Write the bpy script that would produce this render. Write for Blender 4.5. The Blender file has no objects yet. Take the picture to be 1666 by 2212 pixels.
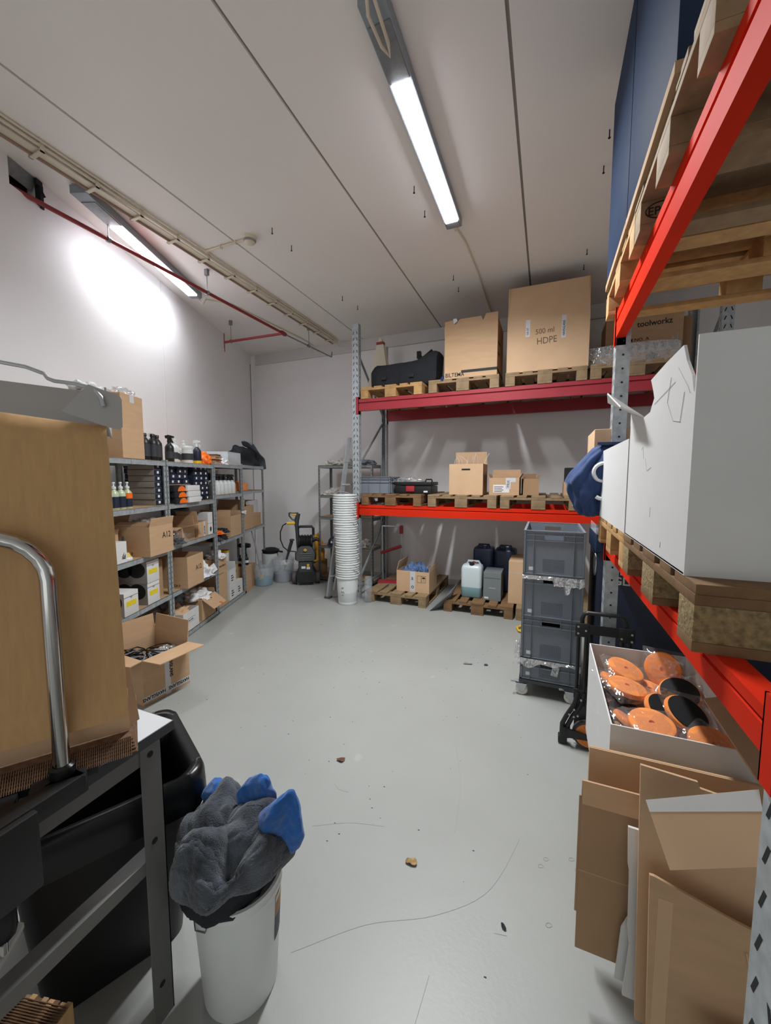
import bpy, bmesh, math, random
from mathutils import Vector, Matrix, noise

random.seed(7)
SC = bpy.context.scene
COL = SC.collection
PI = math.pi
R = math.radians

# ---------------------------------------------------------------- camera
cam_data = bpy.data.cameras.new('camera')
cam = bpy.data.objects.new('camera', cam_data)
COL.objects.link(cam)
cam.location = (0, 0, 1.6)
cam.rotation_euler = (R(90 - 4.90), 0, R(22.33))
cam_data.sensor_fit = 'VERTICAL'
cam_data.sensor_height = 36
cam_data.lens = 844.4 / 2212 * 36
cam_data.clip_start = 0.02
SC.camera = cam

# ---------------------------------------------------------------- world, exposure
SC.view_settings.view_transform = 'Standard'
SC.view_settings.look = 'None'
SC.view_settings.gamma = 1
SC.view_settings.use_curve_mapping = False
SC.view_settings.exposure = 1.0
w = bpy.data.worlds.new('world')
SC.world = w
w.use_nodes = True
w.node_tree.nodes['Background'].inputs[0].default_value = (.52, .54, .54, 1)   # added ambient fill, let in by the opening behind the camera
SC.cycles.max_bounces = 16
SC.cycles.diffuse_bounces = 12
SC.cycles.transparent_max_bounces = 16
LAMP_WATT = 53.0
LAMP_SPREAD = 154

# room numbers
ZC = 3.777                                   # ceiling
YB = 5.75                                    # back wall
XR = 2.40                                    # right wall
YF = -3.6                                    # wall behind the camera
WA = 0.3562                                  # the left wall runs askew by this angle
WV = Vector((-math.sin(WA), math.cos(WA), 0))   # along the left wall
WN = Vector((math.cos(WA), math.sin(WA), 0))    # out of the left wall into the room
RW = PI / 2 + WA                             # rotation of things lined up along it
D0 = -2.13                                   # plane of the shelf fronts
DW = -2.646                                  # plane of the wall


def L(s, d, z):
    """point s along the left wall, d behind the shelf fronts, z up"""
    return WV * s + WN * (D0 - d) + Vector((0, 0, z))


# ---------------------------------------------------------------- materials
def lin(h):
    if isinstance(h, str):
        h = h.lstrip('#')
        c = [int(h[i:i + 2], 16) / 255 for i in (0, 2, 4)]
    else:
        c = h
    return tuple(((v + .055) / 1.055) ** 2.4 if v > .04045 else v / 12.92 for v in c)


def mat(name, col, rough=.6, metal=0, var=0, scale=8, bump=0, bscale=None, stretch=(1, 1, 1), spec=.5,
        detail=4, sheen=0, emit=None, spots=None, trans=0):
    m = bpy.data.materials.new(name)
    m.use_nodes = True
    nt = m.node_tree
    N = nt.nodes
    b = N['Principled BSDF']
    c = lin(col)
    b.inputs['Base Color'].default_value = (*c, 1)
    b.inputs['Roughness'].default_value = rough
    b.inputs['Metallic'].default_value = metal
    b.inputs['Specular IOR Level'].default_value = spec
    if trans:
        b.inputs['Transmission Weight'].default_value = trans
    if sheen:
        b.inputs['Sheen Weight'].default_value = sheen
        b.inputs['Sheen Roughness'].default_value = .4
    if emit:
        b.inputs['Emission Color'].default_value = (*lin(emit[0]), 1)
        b.inputs['Emission Strength'].default_value = emit[1]
    if var or bump or spots:
        tc = N.new('ShaderNodeTexCoord')
        mp = N.new('ShaderNodeMapping')
        mp.inputs['Scale'].default_value = stretch
        nt.links.new(tc.outputs['Object'], mp.inputs[0])
        if var:
            n = N.new('ShaderNodeTexNoise')
            n.inputs['Scale'].default_value = scale
            n.inputs['Detail'].default_value = detail
            nt.links.new(mp.outputs[0], n.inputs['Vector'])
            r = N.new('ShaderNodeValToRGB')
            r.color_ramp.elements[0].position = .3
            r.color_ramp.elements[1].position = .7
            r.color_ramp.elements[0].color = (*[v * (1 - var) for v in c], 1)
            r.color_ramp.elements[1].color = (*[min(1, v * (1 + var)) for v in c], 1)
            nt.links.new(n.outputs['Fac'], r.inputs[0])
            out = r.outputs[0]
            if spots:
                n3 = N.new('ShaderNodeTexNoise')
                n3.inputs['Scale'].default_value = spots[1]
                n3.inputs['Detail'].default_value = 2
                nt.links.new(mp.outputs[0], n3.inputs['Vector'])
                r3 = N.new('ShaderNodeValToRGB')
                r3.color_ramp.elements[0].position = spots[2]
                r3.color_ramp.elements[1].position = spots[2] + .04
                nt.links.new(n3.outputs['Fac'], r3.inputs[0])
                mx = N.new('ShaderNodeMixRGB')
                mx.inputs[2].default_value = (*lin(spots[0]), 1)
                nt.links.new(r3.outputs[0], mx.inputs[0])
                nt.links.new(out, mx.inputs[1])
                out = mx.outputs[0]
            nt.links.new(out, b.inputs['Base Color'])
        if bump:
            n2 = N.new('ShaderNodeTexNoise')
            n2.inputs['Scale'].default_value = bscale or scale * 3
            n2.inputs['Detail'].default_value = 5
            nt.links.new(mp.outputs[0], n2.inputs['Vector'])
            bp = N.new('ShaderNodeBump')
            bp.inputs['Strength'].default_value = bump
            bp.inputs['Distance'].default_value = .01
            nt.links.new(n2.outputs['Fac'], bp.inputs['Height'])
            nt.links.new(bp.outputs[0], b.inputs['Normal'])
    return m


def film(name, col, opacity, gloss=.25, rough=.12, bump=0):
    """thin plastic: part of the light passes straight through, part scatters or glints"""
    m = bpy.data.materials.new(name)
    m.use_nodes = True
    nt = m.node_tree
    N = nt.nodes
    N.remove(N['Principled BSDF'])
    out = N['Material Output']
    tr = N.new('ShaderNodeBsdfTransparent')
    df = N.new('ShaderNodeBsdfDiffuse')
    gl = N.new('ShaderNodeBsdfGlossy')
    df.inputs[0].default_value = (*lin(col), 1)
    gl.inputs['Roughness'].default_value = rough
    m1 = N.new('ShaderNodeMixShader')
    m1.inputs[0].default_value = opacity
    nt.links.new(tr.outputs[0], m1.inputs[1])
    nt.links.new(df.outputs[0], m1.inputs[2])
    m2 = N.new('ShaderNodeMixShader')
    m2.inputs[0].default_value = gloss
    nt.links.new(m1.outputs[0], m2.inputs[1])
    nt.links.new(gl.outputs[0], m2.inputs[2])
    nt.links.new(m2.outputs[0], out.inputs[0])
    if bump:
        tc = N.new('ShaderNodeTexCoord')
        n2 = N.new('ShaderNodeTexNoise')
        n2.inputs['Scale'].default_value = 22
        nt.links.new(tc.outputs['Object'], n2.inputs['Vector'])
        bp = N.new('ShaderNodeBump')
        bp.inputs['Strength'].default_value = bump
        bp.inputs['Distance'].default_value = .02
        nt.links.new(n2.outputs['Fac'], bp.inputs['Height'])
        nt.links.new(bp.outputs[0], gl.inputs['Normal'])
    return m


M = dict(
    floor=mat('epoxy_floor', '#999b97', .42, var=.06, scale=1.3, bump=.05, bscale=60, spots=('#a6a7a2', 4.5, .71)),
    wall=mat('wall_paint', '#e9e8e8', .55, var=.02, scale=1.5),
    ceil=mat('ceiling_panel', '#efebe6', .6, var=.02, scale=1.0),
    scratch=mat('floor_scratch', '#86888a', .7),
    joint=mat('joint_grey', '#8f8b86', .8),  # plain grey of the panel joints, seams and slots
    trim=mat('trim_paint', '#cfcdcb', .5),
    dark=mat('dark_hollow', '#15110d', .9),
    galv=mat('galvanised_steel', '#a9b0b3', .42, .35, var=.18, scale=30, detail=2),
    galv_d=mat('galvanised_dull', '#858a8c', .5, .4, var=.15, scale=25),
    slot=mat('slot_black', '#14161a', .8),
    red=mat('red_orange_paint', '#d0301b', .5, var=.05, scale=4, spec=.02),
    red2=mat('crimson_paint', '#9a343c', .42, var=.05, scale=4, spec=.25),
    board=mat('chipboard', '#a98d68', .8, var=.12, scale=60),
    card=mat('cardboard', '#be9c79', .8, var=.05, scale=5, bump=.04, bscale=40, stretch=(1, 1, 6)),
    card_l=mat('cardboard_light', '#cba986', .8, var=.05, scale=5),
    card_d=mat('cardboard_dark', '#a78766', .85, var=.06, scale=5),
    card_w=mat('white_carton', '#d6d6d4', .55, var=.02, scale=5),
    card_in=mat('carton_inside', '#a07d56', .85, var=.05, scale=8),
    white=mat('white_paint', '#e3e3e0', .4),
    paper=mat('white_paper', '#dededf', .7),
    tear=mat('torn_edge', '#b9b8b4', .8),
    grip=mat('crate_grip', '#5f666e', .5),
    black=mat('black_plastic', '#17181a', .42, var=.1, scale=20),
    black_g=mat('black_gloss', '#0c0d0f', .3),
    char=mat('charcoal_plastic', '#3a3d40', .45, var=.06, scale=12),
    grey_crate=mat('grey_crate', '#767d86', .42, var=.05, scale=5),
    navy=mat('navy_board', '#1c2438', .5, var=.05, scale=8),
    navy_f=mat('navy_cloth', '#223b68', .8, var=.15, scale=9, bump=.15, sheen=.2),
    blue_can=mat('blue_plastic', '#1c2a4a', .4, var=.05),
    orange=mat('orange_foam', '#ee9048', .8, var=.05, scale=30, bump=.08, bscale=300),
    orange_p=mat('orange_bag', '#f0701c', .35, var=.1, scale=25),
    yellow=mat('yellow_plastic', '#e2b719', .4),
    redp=mat('red_plastic', '#a32a31', .4),
    chrome=mat('chrome', '#c9c7c4', .12, 1.0),
    alu=mat('aluminium', '#b9bcbf', .35, .5, var=.06, scale=12),
    steel_g=mat('grey_coated_steel', '#6d6d6a', .45, .1, var=.04, scale=14),
    lamp_g=mat('lamp_housing', '#8f979d', .4, .2),
    led=mat('led_diffuser', '#ffffff', .4, emit=('#f6f5ff', 14)),
    cream=mat('cream_plastic', '#d6cdb8', .5),
    pipe=mat('red_pipe', '#8d2f33', .4),
    towel=mat('charcoal_towel', '#464c54', .95, var=.7, scale=14, bump=.6, bscale=260, detail=7, sheen=.35),
    towel_b=mat('blue_towel', '#2566b4', .95, var=.3, scale=12, bump=.5, bscale=420, sheen=.4),
    cloth_b=mat('black_cloth', '#1d2026', .85, var=.2, scale=14, bump=.1),
    cloth_g=mat('grey_cloth', '#737c87', .85, var=.1, scale=14),
    cloth_w=mat('pale_cloth', '#cfcdc6', .85, var=.16, scale=30, bump=.4, bscale=60),
    rag=mat('blue_rag', '#5a739e', .9, var=.25, scale=30, bump=.4),
    kraft=mat('kraft_paper', '#bd9666', .75, var=.07, scale=90, bump=.02, stretch=(1, 1, .12)),
    ridge=mat('kraft_edges', '#6b503b', .9, var=.3, scale=60),
    grey_lite=mat('pale_grey_laminate', '#cfd1d3', .3),
    tape=mat('printed_tape', '#c9c9cb', .3),
    ink=mat('black_ink', '#1b1b1d', .7),
    pencil=mat('pencil_writing', '#6f5a45', .8),
    ink_w=mat('white_ink', '#d7d9da', .6),
    pale_green=mat('pale_green_liquid', '#b8c6a4', .3),
    film=film('clear_film', '#e8e6ea', .03, .07, .08, bump=.9),
    film_w=film('shrink_wrap', '#dcdcdc', .22, .22, .15, bump=.8),
    clear=film('clear_bucket', '#d7dee6', .2, .08, .15),
    clear_b=film('clear_tub', '#dfe6ea', .5, .08, .2),
    teal=mat('blue_grit', '#3f93a8', .6, var=.3, scale=30),
    hdpe=mat('white_hdpe', '#d9dedd', .35, var=.02),
    can_t=mat('canister_frosted', '#c4d0d2', .3),
    can_liq=mat('canister_liquid', '#7fa3a8', .25),
    grey_box=mat('grey_carton', '#747b7c', .55),
    greyside=mat('grey_brown_side', '#85807a', .7, var=.06, scale=12),
    rubber=mat('grey_rubber', '#4b4546', .7),
    sticker_y=mat('yellow_sticker', '#e2cc1e', .5, var=.12, scale=60),
    plate=mat('dark_print', '#33353b', .6),
    feeder=mat('feeder_grey', '#a9a7a4', .4),
    conduit=mat('brown_conduit', '#96796a', .6),
    blue_big=mat('blue_grey_board', '#2b364a', .6, var=.06, scale=4, spec=.02),
    leaf=mat('dry_leaf', '#6b4434', .8, var=.3, scale=60),
    leaf2=mat('tan_leaf', '#a08256', .8, var=.3, scale=60),
    brown_bag=mat('golden_bag', '#b98424', .7, var=.2, scale=14),
)


def wood(name, col, var=.18):
    return mat(name, col, .8, var=var, scale=7, stretch=(3, 3, 3), bump=.12, bscale=40, detail=6)


M['wood_p'] = wood('pallet_wood_pale', '#b08a58')
M['wood_g'] = wood('pallet_wood_grey', '#8a7355')
M['wood_d'] = wood('pallet_wood_dark', '#76593a')
M['chip'] = mat('pressed_chip_block', '#8d7955', .9, var=.4, scale=70, bump=.6, bscale=120)


# ---------------------------------------------------------------- mesh helper
class B:
    """collects shapes into one mesh"""

    def __init__(s):
        s.bm = bmesh.new()

    def _setm(s, faces, m):
        for f in faces:
            f.material_index = m

    def hexa(s, p, m=0, bev=0):
        """eight corners: bottom four counter-clockwise, then top four"""
        v = [s.bm.verts.new(q) for q in p]
        idx = [(3, 2, 1, 0), (4, 5, 6, 7), (0, 1, 5, 4), (1, 2, 6, 5), (2, 3, 7, 6), (3, 0, 4, 7)]
        fs = [s.bm.faces.new([v[i] for i in q]) for q in idx]
        s._setm(fs, m)
        if bev:
            es = list({e for f in fs for e in f.edges})
            r = bmesh.ops.bevel(s.bm, geom=es, offset=bev, segments=2, affect='EDGES', profile=.6)
            s._setm(r['faces'], m)
        return s

    def box(s, x0, x1, y0, y1, z0, z1, m=0, bev=0):
        if x0 > x1: x0, x1 = x1, x0
        if y0 > y1: y0, y1 = y1, y0
        if z0 > z1: z0, z1 = z1, z0
        return s.hexa([(x0, y0, z0), (x1, y0, z0), (x1, y1, z0), (x0, y1, z0),
                       (x0, y0, z1), (x1, y0, z1), (x1, y1, z1), (x0, y1, z1)], m, bev)

    def prism(s, pts, vec, m=0):
        """flat outline pushed along vec"""
        vec = Vector(vec)
        a = [s.bm.verts.new(p) for p in pts]
        b = [s.bm.verts.new(Vector(p) + vec) for p in pts]
        n = len(pts)
        fs = [s.bm.faces.new(a), s.bm.faces.new(b[::-1])]
        for i in range(n):
            fs.append(s.bm.faces.new((a[i], b[i], b[(i + 1) % n], a[(i + 1) % n])))
        s._setm(fs, m)
        bmesh.ops.recalc_face_normals(s.bm, faces=fs)
        return s

    def tube(s, pts, r, seg=8, m=0, closed=False, cap=True):
        pts = [Vector(p) for p in pts]
        n = len(pts)
        rr = r if isinstance(r, (list, tuple)) else [r] * n
        rings = []
        up = None
        for i, p in enumerate(pts):
            if closed:
                t = pts[(i + 1) % n] - pts[i - 1]
            else:
                t = pts[min(i + 1, n - 1)] - pts[max(i - 1, 0)]
            if t.length < 1e-9: t = Vector((0, 0, 1))
            t.normalize()
            if up is None:
                up = t.orthogonal().normalized()
            up = (up - t * up.dot(t))
            if up.length < 1e-6: up = t.orthogonal()
            up.normalize()
            sd = t.cross(up)
            rings.append([s.bm.verts.new(p + (up * math.cos(2 * PI * k / seg) + sd * math.sin(2 * PI * k / seg)) * rr[i]) for k in range(seg)])
        fs = []
        for i in range(n if closed else n - 1):
            a, b = rings[i], rings[(i + 1) % n]
            for k in range(seg):
                fs.append(s.bm.faces.new((a[k], a[(k + 1) % seg], b[(k + 1) % seg], b[k])))
        if cap and not closed:
            fs.append(s.bm.faces.new(rings[0][::-1]))
            fs.append(s.bm.faces.new(rings[-1]))
        s._setm(fs, m)
        return s

    def lathe(s, prof, seg=24, m=0, c=(0, 0, 0), axis='z', ms=None, sx=1, sy=1):
        """profile of (radius, height) turned round an axis"""
        c = Vector(c)
        def pt(r, h, a):
            x, y = r * math.cos(a) * sx, r * math.sin(a) * sy
            return c + (Vector((x, y, h)) if axis == 'z' else Vector((x, h, y)) if axis == 'y' else Vector((h, x, y)))
        rings = []
        for r, h in prof:
            if r < 1e-6:
                rings.append([s.bm.verts.new(pt(0, h, 0))])
            else:
                rings.append([s.bm.verts.new(pt(r, h, 2 * PI * k / seg)) for k in range(seg)])
        allf = []
        for i in range(len(prof) - 1):
            a, b = rings[i], rings[i + 1]
            fs = []
            for k in range(seg):
                k2 = (k + 1) % seg
                if len(a) == 1 and len(b) == 1: continue
                if len(a) == 1:
                    fs.append(s.bm.faces.new((a[0], b[k2], b[k])))
                elif len(b) == 1:
                    fs.append(s.bm.faces.new((a[k], a[k2], b[0])))
                else:
                    fs.append(s.bm.faces.new((a[k], a[k2], b[k2], b[k])))
            s._setm(fs, ms[i] if ms else m)
            allf += fs
        bmesh.ops.recalc_face_normals(s.bm, faces=allf)
        return s

    def grid(s, fn, nu, nv, m=0, thick=.002):
        """surface fn(u,v) with u,v in 0..1, given a thickness"""
        P = [[Vector(fn(i / nu, j / nv)) for j in range(nv + 1)] for i in range(nu + 1)]
        def nrm(i, j):
            du = P[min(i + 1, nu)][j] - P[max(i - 1, 0)][j]
            dv = P[i][min(j + 1, nv)] - P[i][max(j - 1, 0)]
            n = du.cross(dv)
            return n.normalized() if n.length > 1e-9 else Vector((0, 0, 1))
        T = [[s.bm.verts.new(P[i][j]) for j in range(nv + 1)] for i in range(nu + 1)]
        U = [[s.bm.verts.new(P[i][j] - nrm(i, j) * thick) for j in range(nv + 1)] for i in range(nu + 1)]
        fs = []
        for i in range(nu):
            for j in range(nv):
                fs.append(s.bm.faces.new((T[i][j], T[i + 1][j], T[i + 1][j + 1], T[i][j + 1])))
                fs.append(s.bm.faces.new((U[i][j], U[i][j + 1], U[i + 1][j + 1], U[i + 1][j])))
        for i in range(nu):
            fs.append(s.bm.faces.new((T[i][0], U[i][0], U[i + 1][0], T[i + 1][0])))
            fs.append(s.bm.faces.new((T[i][nv], T[i + 1][nv], U[i + 1][nv], U[i][nv])))
        for j in range(nv):
            fs.append(s.bm.faces.new((T[0][j], T[0][j + 1], U[0][j + 1], U[0][j])))
            fs.append(s.bm.faces.new((T[nu][j], U[nu][j], U[nu][j + 1], T[nu][j + 1])))
        s._setm(fs, m)
        return s

    def blob(s, c, r, seed=0, amp=.25, freq=2.0, sub=4, m=0, flat=True, ridge=False):
        """a crumpled heap: noisy ball flattened onto its base"""
        c = Vector(c)
        o = Vector((seed * 3.7, seed * 1.3, seed * 2.1))
        res = bmesh.ops.create_icosphere(s.bm, subdivisions=sub, radius=1)
        vs = res['verts']
        for v in vs:
            d = v.co.normalized()
            n = noise.noise(d * freq + o) + .5 * noise.noise(d * freq * 2.3 + o)
            if ridge: n += .45 * (abs(noise.noise(d * freq * 1.3 - o)) * 2 - .5) + .12 * noise.noise(d * freq * 5 + o)
            k = 1 + amp * n
            p = Vector((d.x * r[0] * k, d.y * r[1] * k, d.z * r[2] * k))
            if flat:
                p.z = max(p.z, -r[2] * .15) + r[2] * .15
            v.co = c + p
        s._setm({f for v in vs for f in v.link_faces}, m)
        return s

    def xform(s, mtx):
        bmesh.ops.transform(s.bm, matrix=mtx, verts=s.bm.verts)
        return s

    def obj(s, name, mats, parent=None, loc=(0, 0, 0), rot=(0, 0, 0), smooth=True, ang=38):
        me = bpy.data.meshes.new(name)
        s.bm.to_mesh(me)
        s.bm.free()
        if not isinstance(mats, (list, tuple)): mats = [mats]
        for m in mats:
            me.materials.append(M[m] if isinstance(m, str) else m)
        if smooth:
            me.shade_smooth()
            me.set_sharp_from_angle(angle=R(ang))
        o = bpy.data.objects.new(name, me)
        COL.objects.link(o)
        o.location = loc
        o.rotation_euler = rot
        if parent: o.parent = parent
        return o


def tag(o, label=None, cat=None, group=None, kind=None):
    if label: o['label'] = label
    if cat: o['category'] = cat
    if group: o['group'] = group
    if kind: o['kind'] = kind
    return o


def thing(name, label, cat, loc=(0, 0, 0), rz=0, group=None, rot=None):
    o = bpy.data.objects.new(name, None)
    o.empty_display_size = .05
    COL.objects.link(o)
    o.location = loc
    o.rotation_euler = rot or (0, 0, rz)
    return tag(o, label, cat, group)


def dup(root, loc, rz=0, label=None, group=None, rot=None):
    r = root.copy()
    COL.objects.link(r)
    r.location = loc
    r.rotation_euler = rot or (0, 0, rz)
    if label: r['label'] = label
    if group: r['group'] = group
    for ch in list(root.children):
        c = ch.copy()
        COL.objects.link(c)
        c.parent = r
        for g in ch.children:
            d = g.copy()
            COL.objects.link(d)
            d.parent = c
    return r


def struct(name, b, m, **k):
    return tag(b.obj(name, m, **k), kind='structure')


_tc = {}


def text(parent, s, size, o, x, y, m='ink', name='lettering', align='LEFT', ex=.0007, sx=1.0, lab=None, bold=0):
    """lettering lying on a face: o origin, x reading direction, y up"""
    key = (s, size, align, ex, m, bold)
    if key not in _tc:
        cu = bpy.data.curves.new('t', 'FONT')
        cu.body = s
        cu.size = size
        cu.extrude = ex
        cu.offset = bold * size
        cu.resolution_u = 3
        cu.align_x = align
        to = bpy.data.objects.new('t', cu)
        COL.objects.link(to)
        dg = bpy.context.evaluated_depsgraph_get()
        me = bpy.data.meshes.new_from_object(to.evaluated_get(dg))
        bpy.data.objects.remove(to)
        bpy.data.curves.remove(cu)
        me.materials.clear()
        me.materials.append(M[m])
        me.name = name
        _tc[key] = me
    ob = bpy.data.objects.new(name, _tc[key])
    COL.objects.link(ob)
    x = Vector(x).normalized()
    y = Vector(y)
    y = (y - x * x.dot(y)).normalized()
    n = x.cross(y)
    mt = Matrix(((x.x * sx, y.x, n.x, o[0]), (x.y * sx, y.y, n.y, o[1]), (x.z * sx, y.z, n.z, o[2]), (0, 0, 0, 1)))
    ob.parent = parent
    ob.matrix_local = mt
    if lab: ob['label'] = lab
    return ob


def arc(c, r, a0, a1, n, plane='xz'):
    out = []
    for i in range(n + 1):
        a = R(a0 + (a1 - a0) * i / n)
        u, v = r * math.cos(a), r * math.sin(a)
        out.append((c[0] + u, c[1], c[2] + v) if plane == 'xz' else (c[0], c[1] + u, c[2] + v) if plane == 'yz' else (c[0] + u, c[1] + v, c[2]))
    return out


# ---------------------------------------------------------------- shared builders
def carton(name, label, cat, loc, rz, w, d, h, m='card', flaps=None, t=.005, group=None, inside='card_in',
           tape=None, closed=False, body='body', rot=None):
    """box with its own walls; open ones get flaps {side: (angle, length)}; sides L R F B = x-, x+, y-, y+"""
    o = thing(name, label, cat, loc, rz, group, rot)
    x, y = w / 2, d / 2
    b = B()
    if closed:
        b.box(-x, x, -y, y, 0, h, 0, bev=.003)
        b.box(-x + .004, x - .004, -.0015, .0015, h - .001, h + .0006, 1)
    else:
        b.box(-x, x, -y, y, 0, t, 0)
        b.box(-x, x, -y, -y + t, t, h, 0)
        b.box(-x, x, y - t, y, t, h, 0)
        b.box(-x, -x + t, -y + t, y - t, t, h, 0)
        b.box(x - t, x, -y + t, y - t, t, h, 0)
    b.obj(body, [m, 'slot' if closed else inside], o, smooth=False)
    for k, (a, ln) in (flaps or {}).items():
        a = R(a)
        out = {'L': Vector((-1, 0, 0)), 'R': Vector((1, 0, 0)), 'F': Vector((0, -1, 0)), 'B': Vector((0, 1, 0))}[k]
        al = Vector((0, 0, 1)).cross(out)
        half = (y if k in 'LR' else x) - .002
        hinge = out * ((x if k in 'LR' else y) - t / 2) + Vector((0, 0, h))
        v = Vector((0, 0, 1)) * math.cos(a) + out * math.sin(a)
        nn = al.cross(v).normalized() * t * .5
        fb = B()
        p0, p1 = hinge - al * half, hinge + al * half
        q0, q1 = p0 + v * ln + al * .004, p1 + v * ln - al * .004
        fb.hexa([p0 - nn, p1 - nn, p1 + nn, p0 + nn, q0 - nn, q1 - nn, q1 + nn, q0 + nn])
        bmesh.ops.recalc_face_normals(fb.bm, faces=fb.bm.faces)
        fb.obj('flap', [m], o, smooth=False)
    if tape:
        for (x0, x1, y0, y1, z0, z1) in tape:
            B().box(x0, x1, y0, y1, z0, z1).obj('tape', ['tape'], o, smooth=False)
    return o


_pal = {}


def pallet(label, loc, rz=0, kind='wood_g', group=None, block=None):
    """pallet 0.8 wide (x) by 1.2 long (y), base at the origin"""
    key = (kind, block)
    if key in _pal:
        return dup(_pal[key], loc, rz, label, group)
    o = thing('wooden_pallet', label, 'pallet', loc, rz, group)
    rnd = random.Random(len(_pal))
    for x, w_ in ((-.3275, .145), (-.1715, .1), (0, .145), (.1715, .1), (.3275, .145)):
        B().box(x - w_ / 2, x + w_ / 2, -.6 + rnd.uniform(-.004, .004), .6, .122, .144, bev=.002).obj('deck_board', kind, o)
    for y in (-.5275, 0, .5275):
        B().box(-.4, .4, y - .0725, y + .0725, .1, .122, bev=.002).obj('stringer_board', kind, o)
        for x, w_ in ((-.35, .1), (0, .145), (.35, .1)):
            B().box(x - w_ / 2, x + w_ / 2, y - .0725, y + .0725, .022, .1, bev=.003).obj('block', block or kind, o)
    for x, w_ in ((-.35, .1), (0, .145), (.35, .1)):
        B().box(x - w_ / 2, x + w_ / 2, -.6, .6, 0, .022, bev=.002).obj('bottom_board', kind, o)
    _pal[key] = o
    return o


def rack(name, label, loc, rz, Lb, depth, H, levels, mats, extra_levels=()):
    """pallet racking: x along the beams, y into the depth, posts at both ends"""
    o = thing(name, label, 'pallet rack', loc, rz)
    pw, pd = .09, .07
    for x0 in (0, pw + Lb):
        for y0 in (0, depth - pd):
            b = B()
            face = y0 if y0 == 0 else y0 + pd
            sgn = 1 if y0 == 0 else -1
            b.box(x0, x0 + pw, face, face + sgn * .004, .006, H)
            for xs in (x0, x0 + pw - .004):
                b.box(xs, xs + .004, face + sgn * .004, face + sgn * pd, .006, H)
                fx = xs + (.004 if xs == x0 else 0)
                b.box(fx, fx + (.014 if xs == x0 else -.014), face + sgn * (pd - .003), face + sgn * pd, .006, H)
            z = .1
            while z < H - .06:
                for cx, sl in ((x0 + .024, 1), (x0 + pw - .024, -1)):
                    yy = face - sgn * .0006
                    b.prism([(cx - .008 * sl - .004, yy, z), (cx - .008 * sl + .005, yy, z), (cx + .004 * sl + .005, yy, z + .034), (cx + .004 * sl - .004, yy, z + .034)], (0, sgn * .0004, 0), 1)
                for xs, s2 in ((x0 - .0006, 1), (x0 + pw + .0006, -1)):
                    yc = face + sgn * .036
                    ring = [(xs, yc + .006 * math.cos(a * PI / 4), z + .01 + .006 * math.sin(a * PI / 4)) for a in range(8)]
                    b.prism(ring, (.0004 * s2, 0, 0), 1)
                z += .075
            p = b.obj('upright_post', ['galv', 'slot'], o)
            B().box(x0 - .02, x0 + pw + .02, y0 - .015 if y0 == 0 else y0 - .01, y0 + pd + .015, 0, .006).obj('foot_plate', 'galv', p)
    for x0 in (0, pw + Lb):
        xc = x0 + pw / 2
        zs = [.22]
        while zs[-1] + .75 < H - .1: zs.append(zs[-1] + .75)
        for i in range(len(zs) - 1):
            ya, yb = (pd * .5, depth - pd * .5)
            if i % 2: ya, yb = yb, ya
            B().tube([(xc, ya, zs[i]), (xc, yb, zs[i + 1])], .016, 6).obj('brace', 'galv_d', o)
        B().tube([(xc, pd * .5, .16), (xc, depth - pd * .5, .16)], .016, 6).obj('brace', 'galv_d', o)
    for (zb, zt), mm in zip(levels, mats):
        for y0 in (0, depth):
            sg = 1 if y0 == 0 else -1
            hh = zt - zb
            y = y0 - sg * .004
            prof = [(y, zb), (y, zb + hh * .6), (y + sg * .014, zb + hh * .66), (y + sg * .014, zb + hh * .72), (y, zb + hh * .72), (y, zt), (y + sg * .048, zt), (y + sg * .048, zb)]
            bm_ = B().prism([(pw - .002, a, c) for a, c in prof], (Lb + .004, 0, 0)).obj('beam', mm, o)
            for x0 in (pw - .038, pw + Lb):
                c = B()
                c.box(x0 - .0, x0 + .038, y - sg * .005, y, zb - .04, zt + .03)
                c.box(x0 + (.034 if x0 < pw else 0), x0 + (.038 if x0 < pw else .004), y - sg * .005, y + sg * .05, zb - .04, zt + .03)
                c.obj('beam_connector', mm, bm_)
    return o


def heap(name, label, cat, loc, r, m, seed=0, amp=.25, freq=2.0, sub=4, rz=0, group=None, ridge=True, flat=True, rot=None):
    o = B().blob((0, 0, 0), r, seed, amp, freq, sub, flat=flat, ridge=ridge).obj(name, m, None, loc, rot or (0, 0, rz), ang=80)
    return tag(o, label, cat, group)


_bt = {}


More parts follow.
